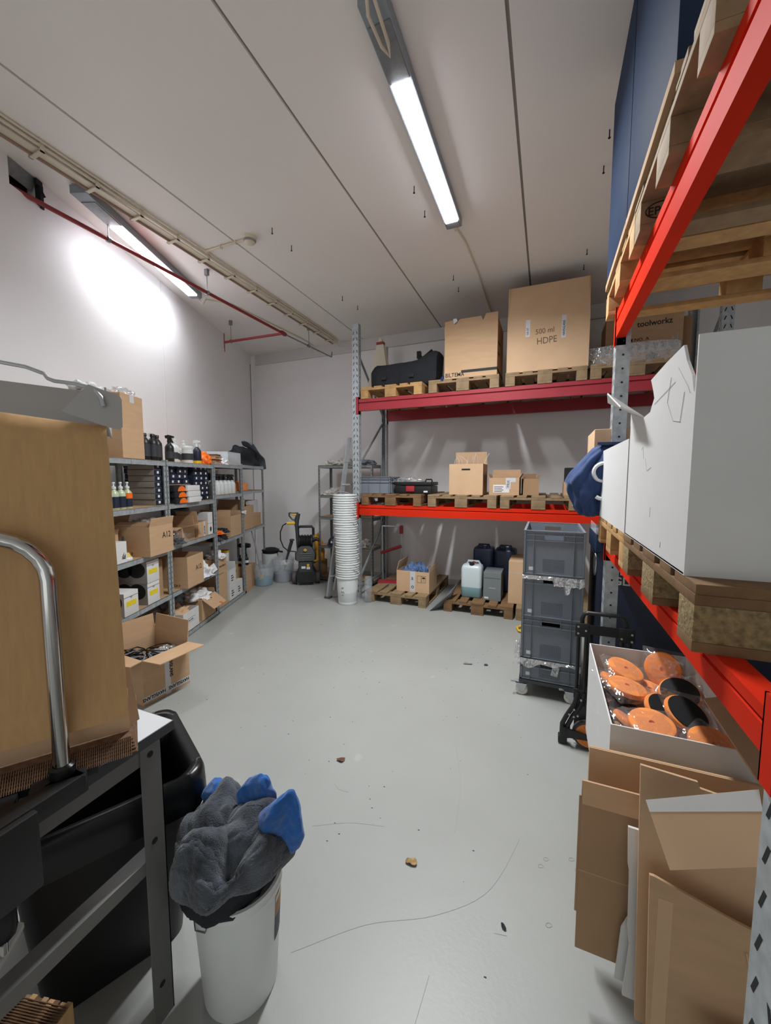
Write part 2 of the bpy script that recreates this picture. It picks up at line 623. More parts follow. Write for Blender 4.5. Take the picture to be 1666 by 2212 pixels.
def bottle(kind, label, loc, rz=0, group=None, cat='bottle'):
    """bottle with a body, a label band and a cap"""
    if kind in _bt:
        return dup(_bt[kind], loc, rz, label, group)
    o = thing(kind, label, cat, loc, rz, group)
    sp = dict(
        green_soap_bottle=(.034, .155, 'pale_green', 'navy', (.01, .10), 'pump', 'hdpe'),
        dark_bottle=(.042, .2, 'black', 'plate', (.03, .14), 'cap', 'black'),
        spray_bottle=(.045, .17, 'hdpe', None, None, 'trigger', 'black'),
        black_spray_bottle=(.04, .18, 'black', 'plate', (.03, .1), 'trigger', 'black'),
        white_bottle=(.043, .19, 'hdpe', 'plate', (.03, .1), 'pump', 'hdpe'),
        white_jug=(.06, .2, 'hdpe', None, None, 'trigger', 'hdpe'),
        small_black_bottle=(.026, .12, 'black', 'paper', (.03, .07), 'cap', 'black'),
        navy_bottle=(.042, .18, 'navy', 'yellow', (.0, .035), 'trigger', 'hdpe'),
        plain_white_bottle=(.033, .15, 'hdpe', None, None, 'cap', 'hdpe'),
        tub=(.055, .16, 'hdpe', 'plate', (.03, .1), 'lid', 'hdpe'),
        yellow_lid_jar=(.06, .19, 'hdpe', None, None, 'lid', 'yellow'),
    )[kind]
    r, h, bm_, lm, lz, top, tm = sp
    neck = .36 if top != 'lid' else .96
    prof = [(0, 0), (r * .9, 0), (r, .006), (r, h * .72), (r * .93, h * .82), (r * .6, h * .93), (r * neck, h), (r * neck, h + .008), (0, h + .008)]
    if top == 'lid':
        prof = [(0, 0), (r * .92, 0), (r * .95, .006), (r, h), (0, h)]
    B().lathe(prof, 18).obj('body', bm_, o)
    if lm:
        B().lathe([(r + .0008, lz[0] + .004), (r + .0008, lz[1])], 18).obj('label_band', lm, o)
    b = B()
    if top == 'cap':
        b.lathe([(0, h + .006), (r * .45, h + .006), (r * .45, h + .03), (r * .38, h + .034), (0, h + .034)], 12)
        b.obj('cap', tm, o)
    elif top == 'lid':
        b.lathe([(0, h - .012), (r * 1.06, h - .012), (r * 1.06, h + .012), (r * .98, h + .016), (0, h + .016)], 20)
        b.obj('lid', tm, o)
    elif top == 'pump':
        b.lathe([(0, h + .004), (r * .5, h + .004), (r * .5, h + .022), (r * .2, h + .026), (r * .2, h + .045), (r * .34, h + .046), (r * .3, h + .058), (0, h + .058)], 12)
        b.obj('cap', tm, o)
    else:
        b.lathe([(0, h + .004), (r * .45, h + .004), (r * .45, h + .026), (0, h + .026)], 12)
        b.prism([(-.012, -.045, h + .05), (-.012, .03, h + .045), (-.012, .035, h + .07), (-.012, .0, h + .078), (-.012, -.045, h + .066)], (.024, 0, 0))
        b.box(-.01, .01, -.012, .012, h + .02, h + .05)
        b.prism([(-.007, -.02, h + .05), (-.007, -.012, h + .05), (-.007, -.03, h + .0), (-.007, -.042, h + .005)], (.014, 0, 0))
        b.obj('trigger_head', tm, o)
    _bt[kind] = o
    return o
# ================================================================ THE ROOM
struct('floor', B().box(-6.2, 3.2, YF - .2, YB + .3, -.12, 0), 'floor')
b = B()
edges = [-6.0, -2.735, -1.482, -.24, 1.008, 2.255, 3.2]
for a, c in zip(edges[:-1], edges[1:]):
    b.box(a + .009, c - .009, YF - .2, YB + .3, ZC, ZC + .04, 0)
b.box(-6.0, 3.2, YF - .2, YB + .3, ZC + .014, ZC + .12, 1)
struct('ceiling', b, ['ceil', 'joint'], smooth=False)
b = B()                                       # left wall, with the opening for the pipe near the ceiling
s0, s1, v0, v1, vz = -2.95, 7.12, 2.745, 2.985, 3.595
b.box(s0, v0, 0, .14, 0, ZC)
b.box(v1, s1 - .004, 0, .14, 0, ZC)
b.box(v0, v1, 0, .14, 0, vz)
struct('wall_left', b, 'wall', loc=WN * DW, rot=(0, 0, RW), smooth=False)
struct('wall_back', B().box(-5.2, XR, YB, YB + .14, 0, ZC), 'wall')
struct('wall_right', B().box(XR, XR + .14, YF, YB, 0, ZC), 'wall')
struct('wall_front', B().box(-2.2, XR, YF - .14, YF, 3.3, ZC), 'wall')    # unseen opening, added below so the ambient fill can enter
b = B()
b.box(-4.86, XR, YB - .022, YB, 3.63, ZC)
b.box(-4.86, XR, YB - .035, YB, 3.60, 3.63)
struct('trim_1', b, 'trim')
struct('baseboard_back', B().box(-4.9, XR, YB - .012, YB, 0, .085), 'trim')
struct('trim_2', B().box(s1 - .07, s1 - .052, -.006, 0, 0, 3.62), 'joint', loc=WN * DW, rot=(0, 0, RW))
struct('trim_3', B().box(4.44, 4.446, -.002, 0, 0, ZC), 'trim', loc=WN * DW, rot=(0, 0, RW))

# the opening and what is fixed to it
o = thing('vent_opening', 'dark rectangular opening with grey metal flap high on left wall', 'vent', tuple(WN * DW), RW)
B().box(v0, v1, .10, .135, vz, ZC - .002).obj('backing', 'dark', o)
b = B()
b.prism([(v0 + .002, .004, ZC - .004), (v1 - .03, .004, ZC - .004), (v1 - .03, .05, ZC - .085), (v0 + .002, .05, ZC - .085)], (0, .004, .001))
b.obj('metal_flap', 'galv_d', o)
b = B()
b.box(v1 - .012, v1 + .012, -.012, .03, vz - .01, ZC - .03)
b.box(v1 - .05, v1 + .0, -.02, .0, ZC - .05, ZC - .01)
b.tube([(v1 - .02, -.01, ZC - .05), (v1 + .02, -.014, ZC - .1)], .008, 8)
b.obj('hinge_bracket', 'slot', o)


# ---------------------------------------------------------------- lamps
def lamp(label, loc, rz, watt=1, spread=LAMP_SPREAD):
    o = thing('ceiling_lamp', label, 'ceiling lamp', loc, rz, 'long lamps on the ceiling')
    b = B()
    b.box(-.065, .065, -1.0, .71, -.07, -.008, bev=.006)
    b.box(-.05, .05, -.9, -.8, -.01, 0)
    b.box(-.05, .05, .5, .6, -.01, 0)
    h = b.obj('housing', 'lamp_g', o)
    B().box(-.056, .056, -.905, -.62, -.076, -.0695, bev=.002).obj('cover_plate', 'galv_d', o)
    b = B()
    b.box(-.05, .05, -.615, .615, -.080, -.0705, bev=.002)
    b.obj('diffuser', 'led', o)
    B().box(-.05, .05, .62, .70, -.076, -.0695, bev=.002).obj('end_cap', 'lamp_g', o)
    b = B()
    b.lathe([(0, -.03), (.018, -.03), (.018, .03), (0, .03)], 12, c=(0, .74, -.045), axis='y')
    b.obj('cable_plug', 'cream', o)
    li = bpy.data.lights.new('lamp_light', 'AREA')
    li.shape = 'RECTANGLE'
    li.size, li.size_y = .096, 1.22
    li.energy = LAMP_WATT * watt
    li.color = (.95, .98, 1.0)
    li.spread = R(spread)
    lo = bpy.data.objects.new('lamp_light', li)
    COL.objects.link(lo)
    lo.parent = o
    lo.location = (0, 0, -.083)
    return o


lm = lamp('long lit ceiling lamp in mid room with cable looped at its end', (-.79, 2.745, ZC), 0)
lamp('long lit ceiling lamp beside the left wall, crossed by the red pipe', (-3.628, 2.926, ZC), WA, .09, 132)
pts = [(.0, -1.0, -.05), (.03, -1.1, -.09), (.035, -1.0, -.12), (.03, -.86, -.125), (.015, -.80, -.12), (-.005, -.86, -.125), (-.01, -1.0, -.13), (.03, -1.12, -.11), (.02, -1.2, -.03), (-.05, -1.3, -.012)]
B().tube(pts, .008, 8).obj('looped_cable', 'cream', lm)
o = B().tube([(-.79, 3.48, ZC - .045), (-.785, 3.6, ZC - .015), (-.76, 3.8, ZC - .009), (-.74, 4.4, ZC - .009), (-.75, 5.0, ZC - .009), (-.74, 5.62, ZC - .009)], .008, 8).obj('power_cable', 'cream', None)
tag(o, 'pale cable running along ceiling from mid room lamp to back wall', 'cable')
o = B().tube([(-.88, .9, ZC - .009), (-.90, 1.3, ZC - .009), (-.84, 1.52, ZC - .014), (-.82, 1.56, ZC - .02)], .008, 8).obj('power_cable', 'cream', None)
tag(o, 'pale cable on ceiling reaching the near end of mid room lamp', 'cable')
e = Vector((-3.628, 2.926, ZC)) + WV * .76
o = B().tube([e + Vector((0, 0, -.05)), e + WV * .06 + Vector((.02, 0, -.1)), e + WV * .1 + Vector((.05, 0, -.02)), (-3.72, 3.95, ZC - .01), (-3.66, 4.6, ZC - .01), (-3.6, 5.3, ZC - .01), (-3.6, 5.63, ZC - .01), (-3.6, 5.63, ZC - .12), (-3.5, 5.63, ZC - .13)], .008, 8).obj('power_cable', 'cream', None)
tag(o, 'pale cable along ceiling behind the lamp by left wall', 'cable')

# ---------------------------------------------------------------- cable tray, pipe, smoke detector
o = thing('cable_tray', 'cream cable ladder running along ceiling beside left lamp', 'cable tray', (-3.15, 0, ZC))
B().box(-.05, .02, -1.2, 5.62, -.045, -.038).obj('tray_bed', 'cream', o)
B().tube([(-.055, -1.2, -.05), (-.055, 5.6, -.05)], .011, 8).obj('conduit', 'conduit', o)
B().tube([(.036, -1.2, -.022), (.036, 5.6, -.022)], .011, 8).obj('conduit', 'cream', o)
B().tube([(.066, -1.2, -.012), (.066, 5.3, -.012), (.05, 5.5, -.012), (.05, 5.62, -.1), (.2, 5.63, -.12)], .007, 8).obj('conduit', 'cream', o)
y = 1.0
while y < 5.6:
    bb = B()
    bb.box(-.085, .05, y - .012, y + .012, -.064, -.056)
    bb.box(.042, .05, y - .012, y + .012, -.064, 0)
    bb.box(-.085, -.078, y - .012, y + .012, -.064, -.045)
    bb.obj('clip', 'cream', o)
    y += .34
o = thing('sprinkler_pipe', 'thin dark red pipe under ceiling with side branch to left wall', 'pipe')
P0, P1 = Vector((-3.50, 1.52, 3.61)), Vector((-3.265, 4.41, 3.5))
B().tube([P0, P1], .017, 10).obj('main_pipe', 'pipe', o)
B().tube([P1, (-3.7, 4.395, 3.5), (-4.24, 4.377, 3.5)], .016, 10).obj('branch_pipe', 'pipe', o)
B().tube([P1 + Vector((0, .03, 0)), (-3.19, 5.5, 3.5), (-3.187, 5.53, 3.5), (-3.187, 5.54, 3.58)], .009, 8).obj('tail_pipe', 'galv_d', o)
B().lathe([(0, -.05), (.024, -.05), (.028, -.03), (.028, .03), (.024, .05), (0, .05)], 12, c=tuple(P1), axis='y').obj('tee_joint', 'pipe', o)
b = B()
b.tube([(-4.24, 4.377, 3.42), (-4.24, 4.377, 3.62)], .007, 6)
b.tube([(-4.26, 4.40, 3.38), (-4.26, 4.40, 3.6)], .006, 6)
b.obj('end_bracket', 'pipe', o)
for p in (P0.lerp(P1, .60), P0.lerp(P1, .27), Vector((-3.225, 4.95, 3.5)), Vector((-4.12, 4.38, 3.5))):
    b = B()
    b.tube([p + Vector((0, 0, .01)), (p.x, p.y, ZC - .05)], .004, 6)
    b.box(p.x - .02, p.x + .02, p.y - .015, p.y + .015, ZC - .06, ZC)
    b.lathe([(.02, -.012), (.024, -.012), (.024, .012), (.02, .012)], 12, c=tuple(p), axis='y')
    b.obj('hanger', 'galv_d', o)
o = thing('smoke_detector', 'round cream smoke detector on ceiling at end of short conduit', 'smoke detector', (-2.555, 2.985, ZC))
B().lathe([(0, -.062), (.03, -.062), (.046, -.052), (.056, -.03), (.06, -.014), (.06, 0), (0, 0)], 24).obj('housing', 'cream', o)
B().lathe([(.047, -.05), (.0575, -.033)], 24).obj('sensor_slots', 'joint', o)
B().tube([(-.05, 0, -.014), (-.52, .0, -.014)], .01, 8).obj('conduit', 'cream', o)
for x in (-.16, -.34):
    B().box(x - .008, x + .008, -.016, .016, -.028, 0).obj('clip', 'cream', o)

sc = None
for x, y in ((-2.285, 2.96), (-2.284, 3.239), (-.987, 2.966), (-.991, 3.255), (-.999, 4.356), (-1.001, 4.63), (-2.337, 4.328), (-2.28, 4.624), (.295, 2.979), (.299, 3.287), (.286, 4.358), (.282, 4.653)):
    if sc is None:
        sc = B().lathe([(0, -.05), (.008, -.05), (.008, -.046), (.0035, -.044), (.0035, 0), (0, 0)], 8).obj('ceiling_screw', 'slot', None, (x, y, ZC))
        tag(sc, 'bare dark screw sticking down out of a ceiling panel', 'screw', 'screws in the ceiling')
    else:
        dup(sc, (x, y, ZC))

# ================================================================ FLOOR SCRAPS
def scrap(name, label, cat, x, y, sx, sy, m, seed, rz=0, group=None):
    rnd = random.Random(seed)
    b = B()
    n = 9
    rr = [rnd.uniform(.6, 1.1) for _ in range(n)]
    def fn(u, v):
        a = 2 * PI * v
        i = int(v * n) % n
        f = v * n - int(v * n)
        k = rr[i] * (1 - f) + rr[(i + 1) % n] * f
        return (u * sx * k * math.cos(a), u * sy * k * math.sin(a), .003 + .012 * u * (noise.noise((seed, v * 5 if v < .999 else 0, u * 2)) + .35) * (1 if sx > .02 else .3))
    b.grid(lambda u, v: fn(.02 + .98 * u, v), 4, 18, 0, .0015)
    return tag(b.obj(name, m, None, (x, y, .002), (0, 0, rz)), label, cat, group)


scrap('dry_leaf', 'reddish brown dry leaf lying on the floor near mid room', 'leaf', -1.03, 1.843, .03, .018, 'leaf', 3, .5)
scrap('dry_leaf', 'tan crumpled leaf scrap on the floor in the foreground', 'leaf', -.47, 1.43, .024, .018, 'leaf2', 5, .2)
scrap('dry_leaf', 'thin grey leaf on the floor before the pallets, beside a darker crumb', 'leaf', -.58, 3.28, .05, .012, 'joint', 9, .2)
scrap('dry_leaf', 'small dark crumb of leaf on the floor before the grey crates', 'leaf', -.43, 3.32, .02, .017, 'plate', 11, .6)
scrap('floor_crumb', 'small black crumb on the floor in front of brown boards', 'crumb', -.09, 1.33, .008, .014, 'slot', 13, .6)

rnd = random.Random(21)
b = B()
for i in range(150):
    x, y = rnd.uniform(-2.4, .05), rnd.uniform(.9, 4.2)
    q = rnd.uniform(.0015, .005)
    a = rnd.uniform(0, 6.3)
    b.hexa([(x - q, y - q * .5, .0001), (x + q, y - q * .4, .0001), (x + q * .7, y + q * .6, .0001), (x - q * .8, y + q * .4, .0001),
            (x - q * .7, y - q * .3, .0015), (x + q * .7, y - q * .3, .0015), (x + q * .5, y + q * .4, .0015), (x - q * .5, y + q * .3, .0015)])
tag(b.obj('floor_specks', 'plate', None), 'tiny dark specks of dirt scattered over the pale floor', 'dirt', kind='stuff')
b = B()
for pts in ([(-.75, .98), (-.55, 1.15), (-.32, 1.28), (-.15, 1.45), (-.05, 1.75)], [(-.45, 2.2), (-.36, 1.9), (-.33, 1.6)], [(-.95, 1.42), (-.80, 1.50), (-.62, 1.55)], [(-.98, 1.68), (-.94, 1.655), (-.88, 1.66)], [(-.12, 1.3), (-.07, 1.31)], [(-1.9, 2.6), (-1.86, 2.5)], [(-.3, 1.1), (-.31, .9)]):
    fine = []
    for i in range(len(pts) - 1):
        for k in range(6):
            t = k / 6
            q = [pts[max(0, i - 1)], pts[i], pts[i + 1], pts[min(len(pts) - 1, i + 2)]]
            cr = [.5 * (2 * q[1][c] + (q[2][c] - q[0][c]) * t + (2 * q[0][c] - 5 * q[1][c] + 4 * q[2][c] - q[3][c]) * t * t + (3 * q[1][c] - q[0][c] - 3 * q[2][c] + q[3][c]) * t ** 3) for c in (0, 1)]
            fine.append((cr[0] + .004 * noise.noise((i + t, 3, pts[0][0])), cr[1], .0002))
    b.tube(fine, .0007, 4)
for (x, y) in ((.03, 1.62), (.05, 1.66), (.15, 1.70), (.17, 1.66), (.06, 1.40)):
    b.tube([(x + .011 * math.cos(a), y + .009 * math.sin(a * 1.1), .0002) for a in [k * .8 for k in range(8)]], .0010, 4)
tag(b.obj('floor_scratches', 'scratch', None), 'thin grey scratches and scuffs in the floor paint', 'scratches', kind='stuff')
# ================================================================ LEFT SHELVES
def shelf_unit(label, s0, s1, levels, d=.45, top=1.78, group='grey steel shelves along the left wall', loc=None, rz=RW, w=None, gm='galv', bm='board'):
    """boltless steel shelf: four angle posts, beams round each board"""
    W = w or (s1 - s0)
    o = thing('shelf_unit', label, 'shelf', loc or tuple(L(s0, 0, 0)), rz, group)
    for x0, sx in ((0, 1), (W, -1)):
        for y0, sy in ((0, 1), (d, -1)):
            b = B()
            b.box(x0, x0 + sx * .032, y0, y0 + sy * .003, .004, top)
            b.box(x0, x0 + sx * .003, y0, y0 + sy * .034, .004, top)
            z = .06
            while z < top - .03:
                b.box(x0 + sx * .012, x0 + sx * .018, y0 - sy * .0006, y0 - sy * .0002, z, z + .018, 1)
                b.box(x0 - sx * .0006, x0 - sx * .0002, y0 + sy * .014, y0 + sy * .02, z, z + .018, 1)
                z += .05
            p = b.obj('post', [gm, 'slot'], o, smooth=False)
            B().box(x0 - sx * .003, x0 + sx * .04, y0 - sy * .003, y0 + sy * .04, 0, .03).obj('foot', 'slot', p, smooth=False)
    for z in levels:
        f = B()
        f.box(.004, W - .004, -.004, 0, z - .042, z, 0)
        f.box(.004, W - .004, -.004, .02, z - .005, z, 0)
        f.box(.004, W - .004, d, d + .004, z - .042, z, 0)
        for x0 in (.001, W - .005):
            f.box(x0, x0 + .004, .01, d - .01, z - .042, z, 0)
        f.box(W / 2 - .012, W / 2 + .012, .0, d, z - .03, z - .012, 0)
        f.box(W / 2 - .0008, W / 2 + .0008, -.0046, -.004, z - .042, z, 1)
        sh = f.obj('shelf_frame', [gm, 'slot'], o, smooth=False)
        B().box(.006, W - .006, .003, d - .003, z - .01, z + .002).obj('shelf_board', bm, sh, smooth=False)
    return o


US = [(2.60, 3.525), (3.535, 4.45), (4.46, 5.255), (5.265, 6.12)]
LV = [(.055, .52, .945, 1.358, 1.757), (.05, .52, .968, 1.358, 1.757), (.05, .852, 1.404, 1.772), (.05, .882, 1.425, 1.785)]
shelf_unit('nearest grey steel shelf unit on left, half behind the brown paper', *US[0], LV[0], top=1.77)
shelf_unit('second grey steel shelf unit, holding rows of navy boxes', *US[1], LV[1], top=1.77)
shelf_unit('third grey steel shelf unit, holding white spray bottles', *US[2], LV[2], top=1.785)
shelf_unit('last grey steel shelf unit, in the back left corner', *US[3], LV[3][1:], top=1.797)
Z1 = [v + .002 for v in LV[0]]
Z2 = [v + .002 for v in LV[1]]
Z3 = [v + .002 for v in LV[2]]
Z4 = [v + .002 for v in LV[3]]


def LB(s0, s1, d, dep, z):
    """centre of a box footprint on the left shelves"""
    return tuple(L((s0 + s1) / 2, d + dep / 2, z))


# ---- top of the first unit
carton('cardboard_box', 'tall plain cardboard box on top of the nearest shelf unit', 'box', LB(2.98, 3.24, .0, .36, Z1[4]), RW, .26, .36, .50, 'card', closed=True, tape=[(-.025, .025, -.1815, -.18, .44, .5), (-.025, .025, -.181, .181, .5, .5012)])
for i, (s, d, rx, lab) in enumerate(((3.0, .28, (.12, .09, .06), 'crumpled white plastic bag on top of the tall cardboard box'),
                                     (3.14, .1, (.09, .09, .055), 'clear folded plastic bag at right edge of the tall box top'))):
    heap('plastic_bag', lab, 'bag', L(s, d, Z1[4] + .503), rx, 'paper' if i == 0 else 'film_w', 4 + i, .5, 2.4, rz=RW)
heap('plastic_bag', 'white plastic bag lying behind the tall box on the shelf top', 'bag', L(2.80, .22, Z1[4] + .002), (.1, .12, .2), 'paper', 9, .45, 2.2, rz=RW)
dk = 'dark bottles on top of the shelves'
bottle('dark_bottle', 'dark bottle with red label right beside the tall cardboard box', L(3.365, .08, Z1[4]), RW, dk)
bottle('dark_bottle', 'dark bottle with green label, in front on the shelf top', L(3.445, .06, Z1[4]), RW, dk)
bottle('dark_bottle', 'dark bottle standing left of the white jug on the shelf top', L(3.54, .08, Z1[4]), RW, dk)
bottle('white_jug', 'white jug with trigger standing at the joint of the first shelf units', L(3.619, .30, Z1[4]), RW, 'white bottles on top of the shelves')
bottle('black_spray_bottle', 'black spray bottle at left end of the second shelf top', L(3.733, .08, Z2[4]), RW)
bottle('white_jug', 'white jug with trigger behind the black spray bottle', L(3.733, .25, Z2[4]), RW, 'white bottles on top of the shelves')
bottle('white_bottle', 'white bottle with dark label right of the black spray bottle', L(3.847, .11, Z2[4]), RW, 'white bottles on top of the shelves')
bottle('white_bottle', 'white pump bottle in the middle of the second shelf top', L(3.982, .17, Z2[4]), RW, 'white bottles on top of the shelves')
bottle('tub', 'white tub with dark label on front edge of the shelf top', L(4.055, .08, Z2[4]), RW)
bottle('white_bottle', 'white bottle behind and right of the white tub', L(4.169, .18, Z2[4]), RW, 'white bottles on top of the shelves')
bottle('navy_bottle', 'navy bottle with white trigger beside the orange bags', L(4.252, .08, Z2[4]), RW)
heap('plastic_package', 'bright orange plastic package on the shelf top beside navy bottle', 'package', L(4.387, .12, Z2[4]), (.085, .12, .13), 'orange_p', 3, .3, 2.6, rz=RW)
heap('plastic_package', 'orange and dark package stack on the shelf top', 'package', L(4.521, .18, Z2[4]), (.06, .12, .12), 'orange_p', 6, .35, 3, rz=RW)
o = thing('paper_stack', 'tan and brown stack of packets right of the orange packages', 'packets', tuple(L(4.698, .14, Z3[3])), RW)
for i in range(6):
    B().box(-.07, .07, -.1 + .01 * (i % 2), .1, i * .02, i * .02 + .017, bev=.003).obj('packet', ['card_l', 'card_d', 'leaf'][i % 3], o, rot=(0, 0, .06 * (i % 3 - 1)))
heap('paper_heap', 'crumpled white papers left of the clear plastic tub', 'paper', L(4.874, .12, Z3[3]), (.08, .1, .07), 'paper', 12, .5, 2.6, rz=RW)
o = thing('clear_tub', 'frosted clear plastic tub on the third shelf top', 'tub', tuple(L(5.164, .2, Z3[3])), RW)
b = B()
for (x0, x1, y0, y1) in ((-.2, .2, -.15, -.147), (-.2, .2, .147, .15), (-.2, -.197, -.147, .147), (.197, .2, -.147, .147)):
    b.box(x0, x1, y0, y1, .003, .17)
b.box(-.2, .2, -.15, .15, 0, .003)
b.obj('body', 'clear_b', o)
b = B()
b.prism([(-.21, -.03, .02), (-.02, -.03, .02), (-.05, .06, .30), (-.21, .06, .30)], (.0, .003, 0))
tag(b.obj('display_stand', 'clear', None, tuple(L(5.040, .38, Z3[3])), (0, 0, RW)), 'clear acrylic sign stand behind the frosted tub', 'stand')
jk = B()
jk.blob((0, 0, 0), (.46, .2, .24), 21, .3, 1.6, 4)
o = jk.obj('folded_jacket', 'cloth_b', None, tuple(L(5.786, .2, Z4[3])), (0, 0, RW), ang=80)
tag(o, 'black jacket heaped on the last shelf top in the corner', 'jacket')
def fnj(u, v):
    s_ = -.14 + .62 * u
    return (s_, -.21 + .16 * v + .02 * math.sin(u * 7), .30 - .34 * u * u + .03 * math.sin(u * 9 + v * 3) + .05 * v)
B().grid(fnj, 16, 6, 0, .012).obj('grey_panel', 'cloth_g', o)

# ---- second level
for i, (s, lab) in enumerate(((2.87, 'pale green soap bottle nearest the brown paper, on second shelf'), (2.935, 'pale green soap bottle second from the brown paper'),
                              (3.01, 'pale green soap bottle third from the brown paper'), (3.085, 'pale green soap bottle with orange sticker beside the grey box stack'))):
    o = bottle('green_soap_bottle', lab, L(s, .06, Z1[3]), RW, 'pale green soap bottles')
    if i == 3:
        B().lathe([(.0352, .08), (.0352, .125)], 18).obj('orange_sticker', 'orange_p', o)


def navy_box(label, loc, group, dep=.36, side='navy'):
    dep = .24 if side == 'grey' else dep
    key = 'nb' + side
    if key in _bt:
        return dup(_bt[key], loc, RW, label, group)
    o = thing('navy_box', label, 'box', loc, RW, group)
    b = B()
    b.box(-.053, .053, 0, dep, 0, .05, 0, bev=.003)
    b.box(-.0515, .0515, -.001, 0, .002, .048, 1)
    b.obj('body', ['greyside' if side == 'grey' else 'navy', 'navy'], o)
    B().box(-.012, .016, -.0018, -.001, .016, .038).obj('sticker', 'paper', o)
    _bt[key] = o
    return o


for i in range(7):
    q = 'lowest second third fourth fifth sixth topmost'.split()[i]
    navy_box('flat grey sided box with navy end, %s of the seven stacked' % q, L(3.455 - .006 * (i % 2), .03, Z1[3] + i * .0535), 'grey sided boxes stacked on second shelf', side='grey')
# three white boxes, rows of navy boxes above and beside them
for i in range(3):
    o = thing('pad_box', 'white box with orange and black print, %s of three under navy boxes' % ('bottom', 'middle', 'top')[i], 'box', tuple(L(3.84 + .012 * (2 - i), -.04 - .0 * i, Z2[3] + i * .058)), RW, 'white pad boxes on second shelf')
    B().box(-.03, .21, 0, .3, 0, .055, bev=.002).obj('body', 'card_w', o)
    B().box(-.23, -.0305, .02, .3, 0, .055, bev=.002).obj('printed_end', 'slot', o)
    B().prism([(-.10 - .07 * math.cos(R(a)), .018, .001 + .05 * math.sin(R(a))) for a in range(0, 181, 20)], (0, .001, 0)).obj('orange_print', 'orange_p', o)
cols = [3.605, 3.72, 3.835, 3.95]
grp = 'navy boxes packed on second shelf'
B().box(-.23, .2, 0, .36, 0, .006).obj('thin_board', 'card_d', None, tuple(L(3.815, .04, Z2[3] + .176)), (0, 0, RW))
tag(bpy.context.scene.objects['thin_board'], 'thin board lying across the white pad boxes under navy boxes', 'board')
for ci, s in enumerate(cols):
    for k in range(4):
        navy_box('navy box with small white label, in four-high left block on second shelf', L(s + random.uniform(-.003, .003), .045 + random.uniform(0, .02), Z2[3] + .183 + k * .0515), grp)
for ci, s in enumerate((4.15, 4.262, 4.374)):
    for k in range(7):
        navy_box('navy box with small white label, in seven-high right block on second shelf', L(s + random.uniform(-.003, .003), .04 + random.uniform(0, .02), Z2[3] + k * .054), grp)
# white spray bottles
for r_ in range(2):
    for i, s in enumerate((4.55, 4.645, 4.74, 4.86, 4.965, 5.07)):
        bottle('spray_bottle', 'white spray bottle with black trigger, %s row on third unit' % ('front', 'back')[r_], L(s, .06 + .13 * r_, Z3[2]), RW + random.uniform(-.4, .4) + PI / 2, 'white spray bottles')
o = carton('flat_box', 'pale grey box with black handle slot behind the spray bottles', 'box', LB(4.62, 5.2, .29, .13, Z3[2]), RW, .58, .13, .30, 'card_w', closed=True)
B().box(-.06, .06, -.067, -.065, .235, .265).obj('handle_slot', 'slot', o)
heap('orange_cloth', 'orange cloth heap on the last shelf unit, second board', 'cloth', L(5.50, .16, Z4[2]), (.17, .13, .12), 'orange', 5, .25, 1.6, rz=RW)

# ---- third level
o = carton('white_box', 'small white box with sketched print on third shelf by the brown paper', 'box', LB(2.83, 2.96, .0, .2, Z1[2]), RW, .13, .2, .165, 'card_w', closed=True)
b = B()
for k in range(5):
    b.tube([(.005 + k * .007, -.1012, .03), (.012 + k * .009, -.1012, .055 + .012 * (k % 3)), (.02 + k * .006, -.1012, .03)], .0012, 5)
b.obj('print', 'ink', o)
carton('cardboard_box', 'open brown box behind the small white box on third shelf', 'box', LB(2.94, 3.09, .16, .24, Z1[2]), RW, .15, .24, .2, 'card', flaps={'F': (20, .05), 'L': (-30, .06)})
o = thing('dent_plunger', 'yellow and red suction tool standing on third shelf', 'tool', tuple(L(3.02, .07, Z1[2])), RW)
B().lathe([(0, 0), (.058, 0), (.06, .012), (.056, .02), (.05, .024)], 20).obj('base_pad', 'hdpe', o)
B().lathe([(.05, .022), (.048, .03), (.036, .058), (0, .058)], 20).obj('yellow_cup', mat('pale_yellow', '#d8c169', .6), o)
B().lathe([(0, .056), (.024, .056), (.026, .068), (.014, .088), (0, .09)], 16).obj('red_collar', 'redp', o)
B().lathe([(0, .085), (.01, .085), (.01, .19), (0, .195)], 10).obj('handle', 'char', o)
heap('wire_bundle', 'small tangled wire coil beside the yellow suction tool', 'wire', L(2.985, .09, Z1[2]), (.025, .035, .06), 'galv_d', 8, .5, 3, rz=RW)
o = carton('cardboard_box', 'open cardboard box marked A12 sticking out of the nearest shelf unit', 'box', LB(3.14, 3.475, -.07, .42, Z1[2]), RW, .335, .42, .25, 'card', flaps={'F': (14, .07), 'B': (-20, .1)})
text(o, 'A12', .075, (.005, -.2108, .135), (1, 0, .0), (0, 0, 1))
text(o, '0 TIZA 0', .03, (-.1685, .05, .02), (0, -1, 0), (0, 0, 1))
for k in range(4):
    B().box(-.155 + k * .018, -.145 + k * .018, -.19, .1, .006, .262 + .006 * k).obj('folded_sheet', 'card_l', o, rot=(0, .04, 0), smooth=False)
heap('bubble_wrap', 'crumpled clear wrap on top of the A12 box contents', 'wrap', L(3.33, .12, Z1[2] + .21), (.12, .14, .08), 'film_w', 14, .5, 2.4, rz=RW)
carton('cardboard_box', 'open cardboard box with front flap raised, on second unit third shelf', 'box', LB(3.80, 4.04, .03, .34, Z2[2]), RW, .24, .34, .14, 'card', flaps={'F': (78, .15), 'L': (100, .1), 'B': (-10, .09), 'R': (-5, .1)})
o = carton('cardboard_box', 'brown box with white tape strip, right of the raised flap box', 'box', LB(4.06, 4.26, .0, .36, Z2[2]), RW, .2, .36, .165, 'card', flaps={'B': (-12, .1), 'L': (8, .12)})
B().box(.01, .05, -.1815, -.1802, .0, .165).obj('label_strip', 'tape', o, smooth=False)
